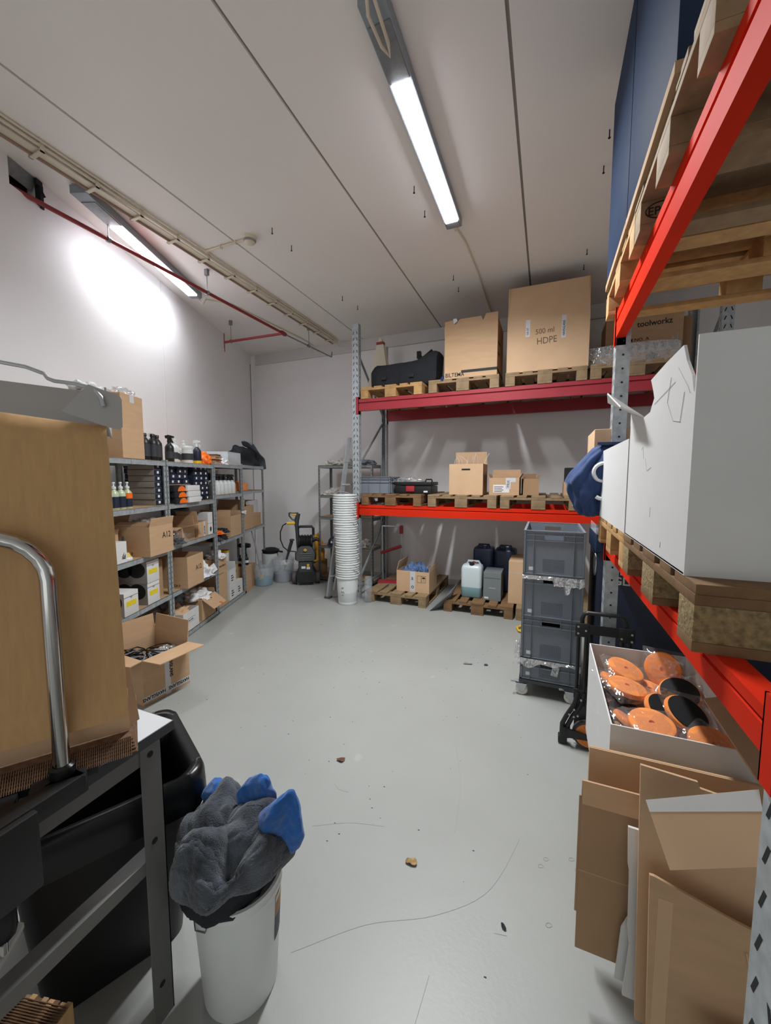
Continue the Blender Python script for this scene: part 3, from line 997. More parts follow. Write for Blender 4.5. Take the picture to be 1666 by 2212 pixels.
text(o, 'GLANS', .03, (.04, -.182, .02), (0, 0, 1), (-1, 0, 0), bold=.022)
o = carton('white_carton', 'narrow white carton at the right end of third shelf', 'box', LB(4.28, 4.385, .0, .3, Z2[2]), RW, .105, .3, .25, 'card_w', closed=True)
B().lathe([(.018, .0), (.0, .001)], 16, c=(.0, -.1515, .06), axis='y', sy=1.6).obj('print', 'slot', o)
B().box(-.0528, .0528, -.1512, .15, .125, .128).obj('seam', 'joint', o)
heap('plastic_bag', 'clear plastic bag bulging out at front of third shelf, second unit', 'bag', L(3.66, .0, Z2[2] + .002), (.11, .11, .1), 'film', 16, .4, 2.2, rz=RW)
heap('cable_bundle', 'dark parts inside the clear bag on third shelf', 'parts', L(3.66, .01, Z2[2] + .003), (.07, .07, .055), 'plate', 17, .5, 3, rz=RW)
o = thing('black_tub', 'round black tub at the back of third shelf, second unit', 'tub', tuple(L(4.16, .3, Z2[2])), RW)
B().lathe([(0, 0), (.11, 0), (.13, .02), (.135, .3), (.125, .3), (.12, .03), (0, .02)], 26).obj('body', 'black', o)
B().lathe([(.128, .285), (.142, .285), (.142, .302), (.128, .302)], 26).obj('rim', 'char', o)
rnd = random.Random(5)
for i in range(7):
    s, z = 4.55 + .085 * (i % 4) + .04 * (i // 4), Z3[1] + .002 + .075 * (i // 4)
    heap('foil_packet', ('dark packet with orange print at bottom of the packet pile', 'dark packet with orange print on top of the packet pile')[i // 4], 'packet', L(s, .07 + .05 * (i % 2), z), (.055, .09, .045), ['navy', 'slot', 'orange_p'][(i * 2) % 3], 30 + i, .35, 2.4, rz=RW, group='packets on third unit')
o = carton('cardboard_box', 'wide brown box on third unit beside dark packets', 'box', LB(4.86, 5.20, .0, .40, Z3[1]), RW, .34, .40, .27, 'card', flaps={'L': (-10, .08), 'R': (6, .05)})
text(o, 'TEXPRINT', .02, (-.1712, .08, .15), (0, -1, 0), (0, 0, 1), sx=.8)
carton('cardboard_box', 'big dark brown box behind the packets on third unit', 'box', LB(4.50, 4.84, .2, .22, Z3[1]), RW, .34, .22, .29, 'card_d', flaps={'F': (-60, .1)})
b = B()
for k, (a, r_) in enumerate(((20, .05), (150, .055), (80, .03), (200, .035))):
    pp = [(.008 * math.sin(t * 3), r_ * t / 6 * math.cos(R(a)) * 1.6, r_ * t / 6 * math.sin(R(a))) for t in range(7)]
    b.tube(pp, [.004, .01, .014, .015, .014, .01, .003], 6)
tag(b.obj('white_ribbon', 'paper', None, tuple(L(5.262, -.012, 1.13)), (0, 0, RW + PI / 2)), 'white tape bow tied to the post between third and last unit', 'ribbon')
carton('cardboard_box', 'tall open brown box on the last unit behind the mop handle', 'box', LB(5.32, 5.66, .0, .38, Z4[1]), RW, .34, .38, .33, 'card', flaps={'L': (-20, .1)})
carton('cardboard_box', 'small brown box in the corner on the last unit', 'box', LB(5.76, 6.06, .04, .3, Z4[1]), RW, .30, .3, .19, 'card', closed=True)
carton('white_carton', 'pale carton standing on the small corner box', 'box', LB(5.72, 6.07, .08, .28, Z4[1] + .193), RW, .35, .28, .19, 'card_w', closed=True)

# ---- fourth level: white boxes with yellow stickers
def sticker_box(label, loc):
    if 'sb' in _bt: return dup(_bt['sb'], loc, RW, label, 'white boxes with yellow stickers')
    o = thing('white_box', label, 'box', loc, RW, 'white boxes with yellow stickers')
    b = B()
    b.box(-.083, .083, 0, .34, 0, .186, bev=.002)
    b.obj('body', 'card_w', o)
    b = B()
    b.box(-.0838, -.0832, .0, .34, .0, .186)
    b.obj('printed_side', mat('grey_print', '#8f8b89', .6), o)
    b = B()
    for yc in (.09, .2):
        b.prism([(-.0846, yc + .075 * math.cos(a * PI / 12), .115 + .075 * math.sin(a * PI / 12) * .9) for a in range(24)], (.0006, 0, 0))
    b.obj('round_print', 'slot', o)
    B().box(-.06, .055, -.0012, -.0002, .075, .115).obj('sticker', 'sticker_y', o)
    b = B()
    b.box(-.0835, .0835, -.0025, .12, .150, .1535)
    b.prism([(-.02, -.003, .152), (.02, -.003, .152), (.0, -.003, .137)], (0, .002, 0))
    b.obj('lid_slot', 'joint', o)
    _bt['sb'] = o
    return o


sticker_box('white box with yellow sticker, bottom one of the pair beside the big brown box', L(3.265, .0, Z1[1]))
sticker_box('white box with yellow sticker, on top of another by the big brown box', L(3.262, -.005, Z1[1] + .188))
sticker_box('white box with yellow sticker, front left one next to the brown paper', L(2.965, -.01, Z1[1]))
sticker_box('white box with dark round print, set back at left behind the others', L(2.965, .165, Z1[1] + .188))
carton('cardboard_box', 'large dark brown box at right end of fourth shelf', 'box', LB(3.36, 3.50, .06, .36, Z1[1]), RW, .14, .36, .34, 'card_d', closed=True)
o = carton('cardboard_box', 'open cardboard box marked A12 low on the second unit', 'box', LB(3.69, 4.00, -.07, .38, Z2[1]), RW, .31, .38, .31, 'card', flaps={'B': (-14, .1)})
text(o, 'A12', .07, (.0, -.1908, .15), (1, 0, 0), (0, 0, 1))
text(o, '0 TIZA 0', .03, (-.156, -.0, .02), (0, -1, 0), (0, 0, 1))
heap('paper_bag', 'crumpled white paper bag right of the lower A12 box', 'bag', L(4.20, .06, Z2[1]), (.10, .12, .13), 'paper', 22, .45, 2.2, rz=RW)
B().hexa([(-.05, 0, 0), (.07, 0, .02), (.07, .003, .02), (-.05, .003, 0), (-.065, .02, .09), (.05, .03, .10), (.05, .033, .1), (-.065, .023, .09)]).obj('paper_sheet', 'paper', None, tuple(L(4.33, -.03, Z2[1] + .005)), (0, 0, RW))
tag(bpy.context.scene.objects['paper_sheet'], 'loose white sheet hanging over shelf edge beside white paper bag', 'paper')
heap('brown_bag', 'flat tan paper bag under the white paper bag', 'bag', L(4.32, .22, Z2[1]), (.09, .14, .08), 'card_l', 24, .4, 2, rz=RW)

# ---- bottom boards
o = carton('archive_box', 'white archive box with framed label on second unit bottom board', 'box', LB(3.70, 4.0, .0, .36, Z2[0]), RW, .30, .36, .20, 'card_w', flaps={})
b = B()
b.box(-.07, .07, -.1818, -.1805, .085, .125, 0)
b.box(-.066, .066, -.1826, -.1816, .088, .122, 1)
b.obj('label_frame', ['slot', 'paper'], o)
text(o, 'ARCHIVE', .024, (-.06, -.1832, .097), (1, 0, 0), (0, 0, 1), sx=.95)
heap('brown_paper', 'crumpled brown paper inside the white archive box', 'paper', L(3.85, .16, Z2[0] + .1), (.12, .14, .12), 'card_l', 26, .45, 2.4, rz=RW)
o = carton('cardboard_box', 'brown box with orange mark on its open flap, bottom board', 'box', LB(4.07, 4.38, .0, .36, Z2[0]), RW, .31, .36, .24, 'card', flaps={'R': (-8, .05), 'F': (128, .17), 'B': (-20, .1)})
b = B()
b.tube([(.02, -.295, .16), (.05, -.30, .155), (.03, -.315, .145), (.06, -.315, .14)], .005, 5)
b.obj('orange_mark', 'orange_p', o)
heap('plastic_bag', 'white plastic bag on top of the box with orange mark', 'bag', L(4.18, .12, Z2[0] + .22), (.13, .14, .09), 'paper', 27, .45, 2.4, rz=RW)
heap('plastic_bag', 'grey plastic bag behind white bag on bottom board', 'bag', L(4.0, .28, Z2[0] + .205), (.14, .1, .14), 'cloth_g', 28, .45, 2.2, rz=RW)
carton('cardboard_box', 'brown box on the bottom board of nearest unit, behind the open floor box', 'box', LB(3.18, 3.48, .04, .36, Z1[0]), RW, .30, .36, .2, 'card', flaps={'F': (30, .08)})
o = carton('tall_carton', 'tall narrow brown carton on third unit bottom board', 'box', LB(4.50, 4.73, .01, .4, Z3[0]), RW, .23, .4, .58, 'card', closed=True)
text(o, 'workers', .05, (-.085, -.201, .48), (1, 0, 0), (0, 0, 1))
B().box(-.1, .03, -.2012, -.2002, .40, .404).obj('print_line', 'ink', o)
heap('plastic_bag', 'white plastic bag on top of the tall narrow carton', 'bag', L(4.60, .08, Z3[0] + .583), (.09, .1, .08), 'paper', 29, .45, 2.4, rz=RW)


def white_carton(label, loc, flaps=None):
    o = carton('white_carton', label, 'box', loc, RW, .19, .34, .195, 'card_w', flaps=flaps, closed=not flaps, group='white cartons on the third unit')
    for k in range(3):
        B().box(-.055, .0 + .02 * (k % 2), -.1714, -.1704, .105 - k * .03, .118 - k * .03).obj('print_line', 'ink', o)
    return o


white_carton('white carton at bottom left of the three on third unit', LB(4.78, 4.97, .0, .34, Z3[0]))
white_carton('white carton at bottom right of the three on third unit', LB(4.985, 5.175, .0, .34, Z3[0]))
white_carton('open white carton stacked on the left bottom one', LB(4.78, 4.97, .0, .34, Z3[0] + .197), {'R': (0, .08), 'B': (-20, .07)})
o = carton('cardboard_box', 'brown box with black print on top of right white carton', 'box', LB(5.0, 5.18, .06, .3, Z3[0] + .197), RW, .18, .3, .19, 'card_d', closed=True)
text(o, 'BOX', .05, (-.06, -.1512, .09), (1, 0, 0), (0, 0, 1))
bottle('yellow_lid_jar', 'white jar with yellow lid above the white cartons', L(5.09, .2, Z3[0] + .389), RW)
carton('cardboard_box', 'brown box on the floor below the last unit, beside the mop bucket', 'box', LB(5.33, 5.52, .0, .3, 0), RW, .19, .3, .36, 'card', closed=True)
carton('cardboard_box', 'second brown box on the floor in the corner below last unit', 'box', LB(5.56, 5.74, .03, .3, 0), RW, .18, .3, .34, 'card_d', closed=True)
gb = 'small black bottles on the corner boxes'
for i, (s, d) in enumerate(((5.36, .06), (5.41, .12), (5.47, .05))):
    bottle('small_black_bottle', 'small black bottle with white label on the corner floor box', L(s, d, .363), RW, gb)
o = thing('power_tool', 'black power tool standing upright on the corner floor boxes', 'tool', tuple(L(5.64, .14, .343)), RW)
B().box(-.04, .04, -.03, .05, 0, .09, bev=.01).obj('battery', 'black', o)
B().lathe([(0, .085), (.022, .085), (.026, .12), (.02, .2), (.024, .24), (0, .245)], 14).obj('handle', 'black_g', o)
B().lathe([(0, -.08), (.03, -.08), (.038, -.02), (.036, .06), (.016, .1), (0, .1)], 16, c=(0, 0, .27), axis='y').obj('motor_head', 'black', o)
B().box(-.03, .03, -.0306, -.03, .03, .06).obj('sticker', 'paper', o)

# ---- open box standing on the floor in front of the nearest unit
o = carton('cardboard_box', 'big open brown box of cables standing on the floor by the nearest shelf', 'box', (-2.755, 1.975, 0), -.06, .40, .365, .33, 'card', flaps={'R': (86, .19), 'B': (6, .17), 'L': (4, .17), 'F': (96, .16)}, t=.006)
b = B()
b.box(.2002, .2012, -.1825, .1825, .02, .062)
b.box(.2002, .2014, -.02, .025, .0, .33)
b.box(-.03, .02, -.1838, -.1827, .08, .33)
b.obj('tape', 'tape', o, smooth=False)
text(o, 'HAVSGLANS', .036, (.2018, -.02, .055), (0, -1, 0), (0, 0, -1), sx=.85, bold=.022)
text(o, 'HAVSGLANS', .036, (.2018, .175, .055), (0, -1, 0), (0, 0, -1), sx=.85, bold=.022)
text(o, 'HAVSGLANS', .036, (.2018, .018, .315), (0, 0, -1), (0, 1, 0), sx=.95, bold=.022)
text(o, 'LANS', .036, (.012, -.1842, .30), (0, 0, -1), (1, 0, 0), sx=.95, bold=.022)
rnd = random.Random(4)
for i in range(7):
    b = B()
    cx, cy, r_ = -.10 + .05 * i % .28, rnd.uniform(-.1, .1), rnd.uniform(.05, .09)
    pts = []
    for k in range(26):
        a = k * .75
        pts.append((-.05 + cx + r_ * math.cos(a) * 1.3, cy + r_ * math.sin(a), .235 + .0022 * k + .012 * math.sin(a * 1.7 + i)))
    b.tube(pts, .0055 if i % 3 else .004, 6)
    tag(b.obj('cable_coil', ['black_g', 'black', 'cloth_g'][i % 3], None, (-2.755, 1.975, 0)), ('black', 'dull black', 'grey')[i % 3] + ' cable coil in the open floor box' + (', near the front flap', ', on the left', ', in the middle', ', at the back', ', under others', ', at the far end', ', on top')[i], 'cable', 'cables in the open floor box')
heap('cable_bundle', 'tangled dark parts filling the open floor box', 'cables', (-2.76, 1.98, .05), (.17, .15, .17), 'plate', 33, .3, 2.4)
heap('plastic_bag', 'clear bag with white parts on the cables in the open floor box', 'bag', (-2.70, 2.06, .24), (.08, .08, .05), 'film_w', 34, .45, 2.4)
# ================================================================ BACK RACK
BX, BY = -2.325, 4.547
BZ1, BZ2 = 1.263, 2.598
rack('pallet_rack', 'tall steel pallet rack with red beams against the back wall', (BX, BY, 0), 0, 3.655, 1.0, 3.53, [(1.131, BZ1), (2.453, BZ2)], ['red', 'red2'])
pu = 'pallets on the upper beams of the back rack'
pm = 'pallets on the middle beams of the back rack'
PT = .144
PY = 4.535 + .6
pallet('pale pallet under the black bag on the upper beams', (-1.80, PY, BZ2), 0, 'wood_p', pu)
pallet('pallet under the notched brown box on the upper beams', (-.918, PY, BZ2), 0, 'wood_g', pu)
pallet('pallet under the tallest brown box on the upper beams', (-.052, PY, BZ2), 0, 'wood_g', pu)
pallet('pallet under the wrapped white bottles on the upper beams', (.775, PY, BZ2), 0, 'wood_g', pu)
pallet('pallet under the grey crate and black tool case on the middle beams', (-1.80, PY, BZ1), 0, 'wood_d', pm)
pallet('pallet under the handle-hole box on the middle beams', (-.915, PY, BZ1), 0, 'wood_g', pm)
pallet('half empty pallet on the middle beams with the taped box', (-.075, PY, BZ1), 0, 'wood_g', pm)
ZU, ZM = BZ2 + PT, BZ1 + PT
# ---- upper level
o = thing('duffel_bag', 'big black duffel bag lying on the pale pallet', 'bag', (-1.70, 4.86, ZU))
b = B()
def fb(u, v):
    """boxy section that rises to a peak at the right end"""
    a = 2 * PI * v
    c, s_ = math.cos(a), math.sin(a)
    sq = lambda t: math.copysign(abs(t) ** .38, t)
    e = 1 - .06 * abs(2 * u - 1) ** 8
    top = .31 + .04 * u - .02 * math.sin(PI * u) + .075 * max(0, (u - .72) / .2) * (1 if u < .92 else max(0, 1 - (u - .92) * 6))
    if u < .06: top -= .06 * (1 - u / .06)
    kx = .165 * e
    x = -.43 + .86 * u + (.02 * s_ if u > .9 else 0)
    z = top * .5 + top * .5 * sq(s_) * e
    return (x, kx * sq(c) + .012 * noise.noise((u * 7, c * 2, s_ * 2)), max(0, z + .014 * noise.noise((u * 6 + 3, c * 2, s_ * 2))))
n1, n2 = 24, 28
rings = [[b.bm.verts.new(fb(i / n1, j / n2)) for j in range(n2)] for i in range(n1 + 1)]
for i in range(n1):
    for j in range(n2):
        b.bm.faces.new((rings[i][j], rings[i + 1][j], rings[i + 1][(j + 1) % n2], rings[i][(j + 1) % n2]))
b.bm.faces.new(rings[0]); b.bm.faces.new(rings[-1][::-1])
bmesh.ops.recalc_face_normals(b.bm, faces=b.bm.faces)
b.obj('body', 'cloth_b', o, ang=60)
for x in (-.24, .12):
    b = B()
    for i in range(14):
        a0, a1 = PI * (.15 + .1 * i / 1) - .3, 0
    pts = []
    for i in range(15):
        v = .02 + .50 + .48 * i / 14 * .98
        p = Vector(fb((x + .43) / .86, v))
        pts.append(Vector((x, p.y * 1.02, .16 + (p.z - .16) * 1.02)))
    for p, q in zip(pts[:-1], pts[1:]):
        d = (q - p)
        b.hexa([p + Vector((-.02, 0, 0)), p + Vector((.02, 0, 0)), p + Vector((.02, .004, .004)), p + Vector((-.02, .004, .004)),
                q + Vector((-.02, 0, 0)), q + Vector((.02, 0, 0)), q + Vector((.02, .004, .004)), q + Vector((-.02, .004, .004))])
    b.obj('strap', 'slot', o)
    B().box(x - .03, x + .03, -.190, -.172, .10, .135, bev=.004).obj('buckle', 'black', o)
o = thing('floor_sign', 'cream cone shaped floor sign standing behind the black duffel bag', 'floor sign', (-2.115, 4.98, ZU))
b = B()
b.prism([(-.17, -.1, 0), (.17, -.1, 0), (.045, -.02, .66), (-.045, -.02, .66)], (0, .008, .0))
b.prism([(-.17, .12, 0), (.17, .12, 0), (.045, .01, .66), (-.045, .01, .66)], (0, .008, .0))
b.obj('panel', 'cream', o)
B().box(-.05, .05, -.035, .03, .64, .67).obj('hinge_clip', 'pipe', o)
B().lathe([(.02, .66), (.035, .68), (.03, .71), (.012, .73), (0, .735)], 12).obj('handle', 'cream', o)
o = thing('floor_stand', 'black tube stand with cross bar sticking up behind duffel bag', 'stand', (-1.62, 5.2, ZU))
B().tube([(-.22, 0, .30), (.16, 0, .56)], .02, 8).obj('cross_bar', 'black', o)
B().tube([(-.02, 0, .52), (.07, .02, .34), (.07, .02, 0)], .022, 8).obj('leg', 'black', o)
B().tube([(.03, 0, .45), (.12, .02, .33), (.13, .02, .0)], .012, 8).obj('brace', 'black', o)
B().box(-.05, .0, -.03, .03, .47, .56).obj('clamp', 'black', o)
o = thing('document_folder', 'white and red carton edge peeping out behind the duffel bag', 'folder', (-1.52, 5.16, ZU))
B().box(-.19, .12, 0, .04, 0, .40).obj('cover', 'card_w', o)
B().box(0, .1, -.002, 0, .3, .40).obj('red_band', 'red2', o)
o = heap('blue_cloth', 'small blue bundle on the pallet edge right of duffel bag', 'cloth', (-1.22, 4.86, ZU), (.055, .1, .1), 'navy_f', 3, .2)
o = carton('cardboard_box', 'big brown box with notched top and black stripe on the upper beams', 'box', (-.84, 4.835, ZU), 0, .59, .56, .47, 'card', group=None, flaps={'L': (4, .1), 'B': (0, .16), 'R': (0, .16)})
b = B()
x0, x1, zt = -.295, .295, .47
b.prism([(x0, -.28, zt), (x1, -.28, zt), (x1, -.28, zt + .20), (x1 - .13, -.28, zt + .20), (x1 - .16, -.28, zt + .13), (x1 - .18, -.28, zt + .18), (x0 + .17, -.28, zt + .18), (x0 + .12, -.28, zt + .12), (x0 + .11, -.28, zt + .18), (x0, -.28, zt + .17)], (0, .005, 0))
b.obj('notched_flap', 'card', o, smooth=False)
B().box(-.1, .295, -.2815, -.2802, .055, .085).obj('stripe', 'ink', o)
B().box(.2952, .2965, -.28, .28, .055, .085).obj('stripe', 'ink', o)
text(o, 'BILTEMA', .062, (-.285, -.2815, .02), (1, 0, 0), (0, 0, 1), sx=.92, bold=.012)
for z, w_ in ((.24, .12), (.36, .16)):
    B().box(.2952, .2962, -.2, -.2 + w_, z, z + .03).obj('print_block', 'ink', o)
b = B()
b.prism([(-.19, -.286, .60), (-.15, -.286, .63), (-.16, -.286, .66), (-.2, -.286, .66)], (0, .003, 0))
b.obj('torn_paper', 'paper', o)
o = carton('cardboard_box', 'tallest brown box with handwriting on the upper beams', 'box', (-.045, 4.945, ZU), 0, .80, .76, .53, 'card_l', flaps={'F': (-3, .36), 'L': (-3, .36), 'R': (-3, .36), 'B': (-3, .36)})
for x, s_ in ((-.19, .0), (.16, .05)):
    B().box(x - .022, x + .022, -.3815, -.3803, .36 - s_, .535).obj('tape', 'tape', o)
text(o, 'HAVSGLANS', .034, (.172, -.382, .33), (0, 0, 1), (-1, 0, 0), sx=.8, bold=.012)
text(o, 'HA 07', .034, (-.18, -.382, .38), (0, 0, 1), (-1, 0, 0), sx=.8)
text(o, '500 ml', .075, (-.115, -.3815, .375), (1, 0, .04), (-.1, 0, 1), 'pencil', ex=.0004, sx=.9)
text(o, 'HDPE', .095, (-.10, -.3815, .27), (1, 0, .04), (-.1, 0, 1), 'pencil', ex=.0004, sx=.85)
# wrapped tray of white bottles
o = thing('bottle_tray', 'low brown cardboard tray holding the wrapped white bottles', 'tray', (.75, 4.92, ZU))
b = B()
b.box(-.36, .36, -.24, .24, 0, .006)
for (x0, x1, y0, y1) in ((-.36, .36, -.24, -.235), (-.36, .36, .235, .24), (-.36, -.355, -.235, .235), (.355, .36, -.235, .235)):
    b.box(x0, x1, y0, y1, .006, .11)
b.obj('body', 'card_l', o)
b = B()
b.prism([(.12, -.2412, .03), (.22, -.2412, .03), (.22, -.2412, .08), (.17, -.2412, .105), (.12, -.2412, .08)], (0, .001, 0))
b.obj('printed_mark', 'plate', o)
for r_ in range(3):
    for i in range(10):
        bottle('plain_white_bottle', 'plain white bottle in the shrink wrapped tray on upper beams', (.75 - .315 + i * .07, 4.92 - .19 + r_ * .07, ZU + .007), 0, 'white bottles in the wrapped tray')
b = B()
def fw(u, v):
    x = -.40 + .80 * u
    t = v * 3
    if t < 1: y, z = -.265, .0 + .2 * t
    elif t < 2: y, z = -.265 + .53 * (t - 1), .21
    else: y, z = .265, .2 * (3 - t)
    k = 1 - .12 * (abs(2 * u - 1) ** 6)
    return (x, y * (1 - .05 * abs(2 * u - 1)), z * k + .015 * noise.noise((u * 9, v * 7, 1)) * (z > .05))
b.grid(fw, 22, 18, 0, .001)
tag(b.obj('shrink_wrap', 'film_w', None, (.75, 4.92, ZU)), 'loose clear shrink wrap over the tray of white bottles', 'wrap')
heap('shrink_wrap', 'bunched clear wrap at the right end of the bottle tray', 'wrap', (1.17, 4.95, ZU), (.05, .12, .26), 'film_w', 5, .35, 2.2)
o = carton('cardboard_box', 'printed brown box standing behind the wrapped white bottles', 'box', (.92, 5.33, ZU), 0, .72, .4, .62, 'card', closed=True)
text(o, 'toolworkz', .085, (-.06, -.2012, .5), (1, 0, .02), (0, 0, 1), sx=.9, bold=.012)
text(o, 'ITEM NO. A', .045, (-.2, -.2012, .35), (1, 0, .02), (0, 0, 1), sx=1.1, bold=.012)
text(o, 'C/NO:', .045, (-.05, -.2012, .28), (1, 0, .02), (0, 0, 1), sx=1.1, bold=.012)
text(o, 'MADE IN CHINA', .045, (-.12, -.2012, .21), (1, 0, .02), (0, 0, 1), sx=1.1, bold=.012)
o = thing('cardboard_roll', 'narrow brown roll beside the printed box behind the bottles', 'roll', (1.36, 5.38, ZU))
B().lathe([(0, 0), (.06, 0), (.06, .62), (0, .62)], 16).obj('body', 'card_d', o)


# ---- grey storage crates
def crate(label, loc, rz=0, w=.6, d=.4, h=.32, group=None, face='F'):
    """ribbed stacking crate, open on top, long side along x"""
    key = ('crate', w, d, h)
    if key in _bt: return dup(_bt[key], loc, rz, label, group)
    o = thing('storage_crate', label, 'crate', loc, rz, group)
    x, y, t = w / 2 - .012, d / 2 - .012, .004
    b = B()
    b.box(-x, x, -y, y, 0, t)
    # walls, with a hand hole in the short ends (x sides)
    for s_ in (-1, 1):
        b.box(-x, x, s_ * y, s_ * (y - t), t, h - .01)
        xi, xo = s_ * (x - t), s_ * x
        b.box(xi, xo, -(y - t), y - t, t, h - .065)
        b.box(xi, xo, -(y - t), y - t, h - .03, h - .01)
        b.box(xi, xo, -(y - t), -.06, h - .065, h - .03)
        b.box(xi, xo, .06, y - t, h - .065, h - .03)
    b.obj('body', 'grey_crate', o, smooth=False)
    b = B()
    X, Y = w / 2, d / 2
    for z0, z1 in ((h - .006, h), (h - .034, h - .030), (h - .074, h - .070)):
        for s_ in (-1, 1):
            b.box(-X, X, s_ * Y, s_ * (y - t), z0, z1)
            b.box(s_ * X, s_ * (x - t), -Y, Y, z0, z1)
    b.obj('rim', 'grey_crate', o, smooth=False)
    b = B()
    for s_ in (-1, 1):
        for q in (-Y, -.13, .13, Y - .003):
            b.box(s_ * X, s_ * (x - .001), q, q + .003, .012 if abs(q) > .14 else .005, h)
        for q in (-.065, .062):
            b.box(s_ * X, s_ * (x - .001), q, q + .003, h - .074, h)
        for q in (-X, -.2, -.08, .08, .2, X - .003):
            b.box(q, q + .003, s_ * Y, s_ * (y - .001), .005, h)
        b.box(s_ * X, s_ * (x - .001), -Y, Y, .004, .010)
        b.box(-X, X, s_ * Y, s_ * (y - .001), .004, .010)
    b.obj('rib', 'grey_crate', o, smooth=False)
    b = B()
    for i in range(12):
        b.box(-(x + .0005), -(x + .0012), -.068 + i * .012, -.0655 + i * .012, .03, .117)
    for i in range(8):
        b.box(-(x + .0005), -(x + .0012), -.07, .07, .03 + i * .012, .0325 + i * .012)
    b.obj('grip_pattern', 'grip', o, smooth=False)
    B().box(-(x + .0012), -(x + .0002), .128, .16, .03, .055).obj('sticker', 'paper', o)
    _bt[key] = o
    return o


crate('low grey crate on the middle beams beside the back rack post', (-2.06, 4.80, ZM), 0, .46, .36, .215)
o = thing('tool_case', 'black tool case with red latch on the middle beams', 'case', (-1.56, 4.86, ZM))
B().box(-.24, .24, -.17, .17, 0, .10, bev=.015).obj('body', 'black', o)
B().box(-.245, .245, -.175, .175, .104, .15, bev=.015).obj('lid', 'black', o)
B().box(-.08, .03, -.19, -.17, .03, .10, bev=.004).obj('latch', 'redp', o)
B().box(.15, .2, -.182, -.17, .02, .04).obj('badge', 'paper', o)
B().tube([(.12, -.0, .15), (.13, 0, .18), (.2, 0, .18), (.21, 0, .15)], .01, 8).obj('handle', 'black', o)
heap('plastic_bag', 'clear crumpled bag lying on the black tool case', 'bag', (-1.64, 4.84, ZM + .152), (.17, .14, .05), 'film_w', 7, .45, 2.4)
o = carton('cardboard_box', 'brown box with handle hole on the middle beams, wires poking out', 'box', (-.89, 4.86, ZM), 0, .40, .36, .365, 'card_l', flaps={'B': (-8, .16)})
b = B()
b.prism([(-.045 + .035 * 0, -.1812, .29), (.045, -.1812, .29), (.055, -.1812, .30), (.045, -.1812, .31), (-.045, -.1812, .31), (-.055, -.1812, .30)], (0, .001, 0))
b.obj('handle_hole', 'slot', o)
b = B()
rnd = random.Random(3)
for i in range(9):
    x = -.17 + i * .042
    b.tube([(x, rnd.uniform(-.1, .1), .1), (x + rnd.uniform(-.03, .03), rnd.uniform(-.1, .1), .40), (x + rnd.uniform(-.08, .08), rnd.uniform(-.1, .1), .43 + rnd.uniform(0, .06))], .0022, 5)
tag(b.obj('wire_rods', 'hdpe', None, (-.89, 4.86, ZM + .01)), 'thin pale wires sticking out of the handle-hole box', 'wires')
o = carton('cardboard_box', 'taped brown box with printed label on the middle beams', 'box', (-.455, 4.88, ZM), 0, .335, .32, .20, 'card', flaps={'B': (0, .10), 'R': (30, .06), 'L': (24, .05)})
B().box(-.12, .06, -.1615, -.1602, .03, .12).obj('label_sticker', 'paper', o)
B().box(.02, .075, -.1618, -.1602, .07, .2).obj('tape', 'tape', o)
B().box(.02, .13, -.1617, -.1602, .15, .2).obj('tape', 'tape', o)
for k in range(4):
    B().box(-.11, -.02 + .015 * (k % 2), -.1622, -.1614, .04 + k * .018, .046 + k * .018).obj('print_line', 'ink', o)
text(o, 'Hot', .05, (.06, -.1622, .09), (0, 0, 1), (-1, 0, 0))
carton('cardboard_box', 'dented brown box right of the taped box', 'box', (-.18, 4.95, ZM), .12, .17, .3, .19, 'card_d', flaps={'R': (28, .05), 'B': (-10, .06)})
carton('cardboard_box', 'brown box behind blue jacket at right end of middle beams', 'box', (.43, 4.98, ZM), 0, .5, .36, .15, 'card', closed=True)
o = carton('black_box', 'small black box on top of the brown box behind blue jacket', 'box', (.37, 4.98, ZM + .153), 0, .36, .25, .16, 'slot', closed=True)

# ---- on the floor under the rack
pallet('grey wooden pallet on floor under the rack with the rag box', (-1.727, 4.54 + .6, 0), 0, 'wood_g', 'pallets on the floor under the back rack')
pallet('wooden pallet on floor carrying the water canister and grey carton', (-.705, 4.54 + .6, 0), 0, 'wood_d', 'pallets on the floor under the back rack')
pallet('wooden pallet on floor mostly hidden behind grey crate stack', (.125, 4.545 + .6, 0), 0, 'wood_g', 'pallets on the floor under the back rack')
o = carton('cardboard_box', 'open brown box of blue rags on floor pallet', 'box', (-1.55, 4.88, PT), 0, .44, .38, .27, 'card_l', flaps={'L': (-14, .12), 'R': (-6, .05)})
B().box(-.035, .035, -.1915, -.1902, 0, .27).obj('tape', 'tape', o)
text(o, 'a', .075, (-.02, -.1918, .16), (1, 0, 0), (0, 0, 1))
text(o, 'o', .075, (-.02, -.1918, .05), (1, 0, 0), (0, 0, 1))
b = B()
for (x0, x1) in ((.06, .115), (.12, .175)):
    for q in ((x0, x0 + .003), (x1 - .003, x1)): b.box(q[0], q[1], -.1912, -.1902, .13, .22)
    for q in ((.13, .133), (.217, .22)): b.box(x0, x1, -.1912, -.1902, q[0], q[1])
b.prism([(.125, -.1912, .185), (.17, -.1912, .185), (.16, -.1912, .205), (.135, -.1912, .205)], (0, .001, 0))
b.box(.146, .149, -.1912, -.1902, .14, .19)
b.obj('care_symbols', 'ink', o)
for i, (x, y) in enumerate(((-1.62, 4.84), (-1.5, 4.9), (-1.56, 4.97))):
    heap('blue_rag', ('blue rag at left in the open floor box', 'blue rag at right in the open floor box', 'blue rag at back in the open floor box')[i], 'rag', (x, y, PT + .2), (.1, .09, .10), 'rag', 31 + i, .5, 2.6, group='blue rags in the box')
o = thing('water_canister', 'frosted canister part filled with blue liquid on floor pallet', 'canister', (-.815, 4.84, PT))
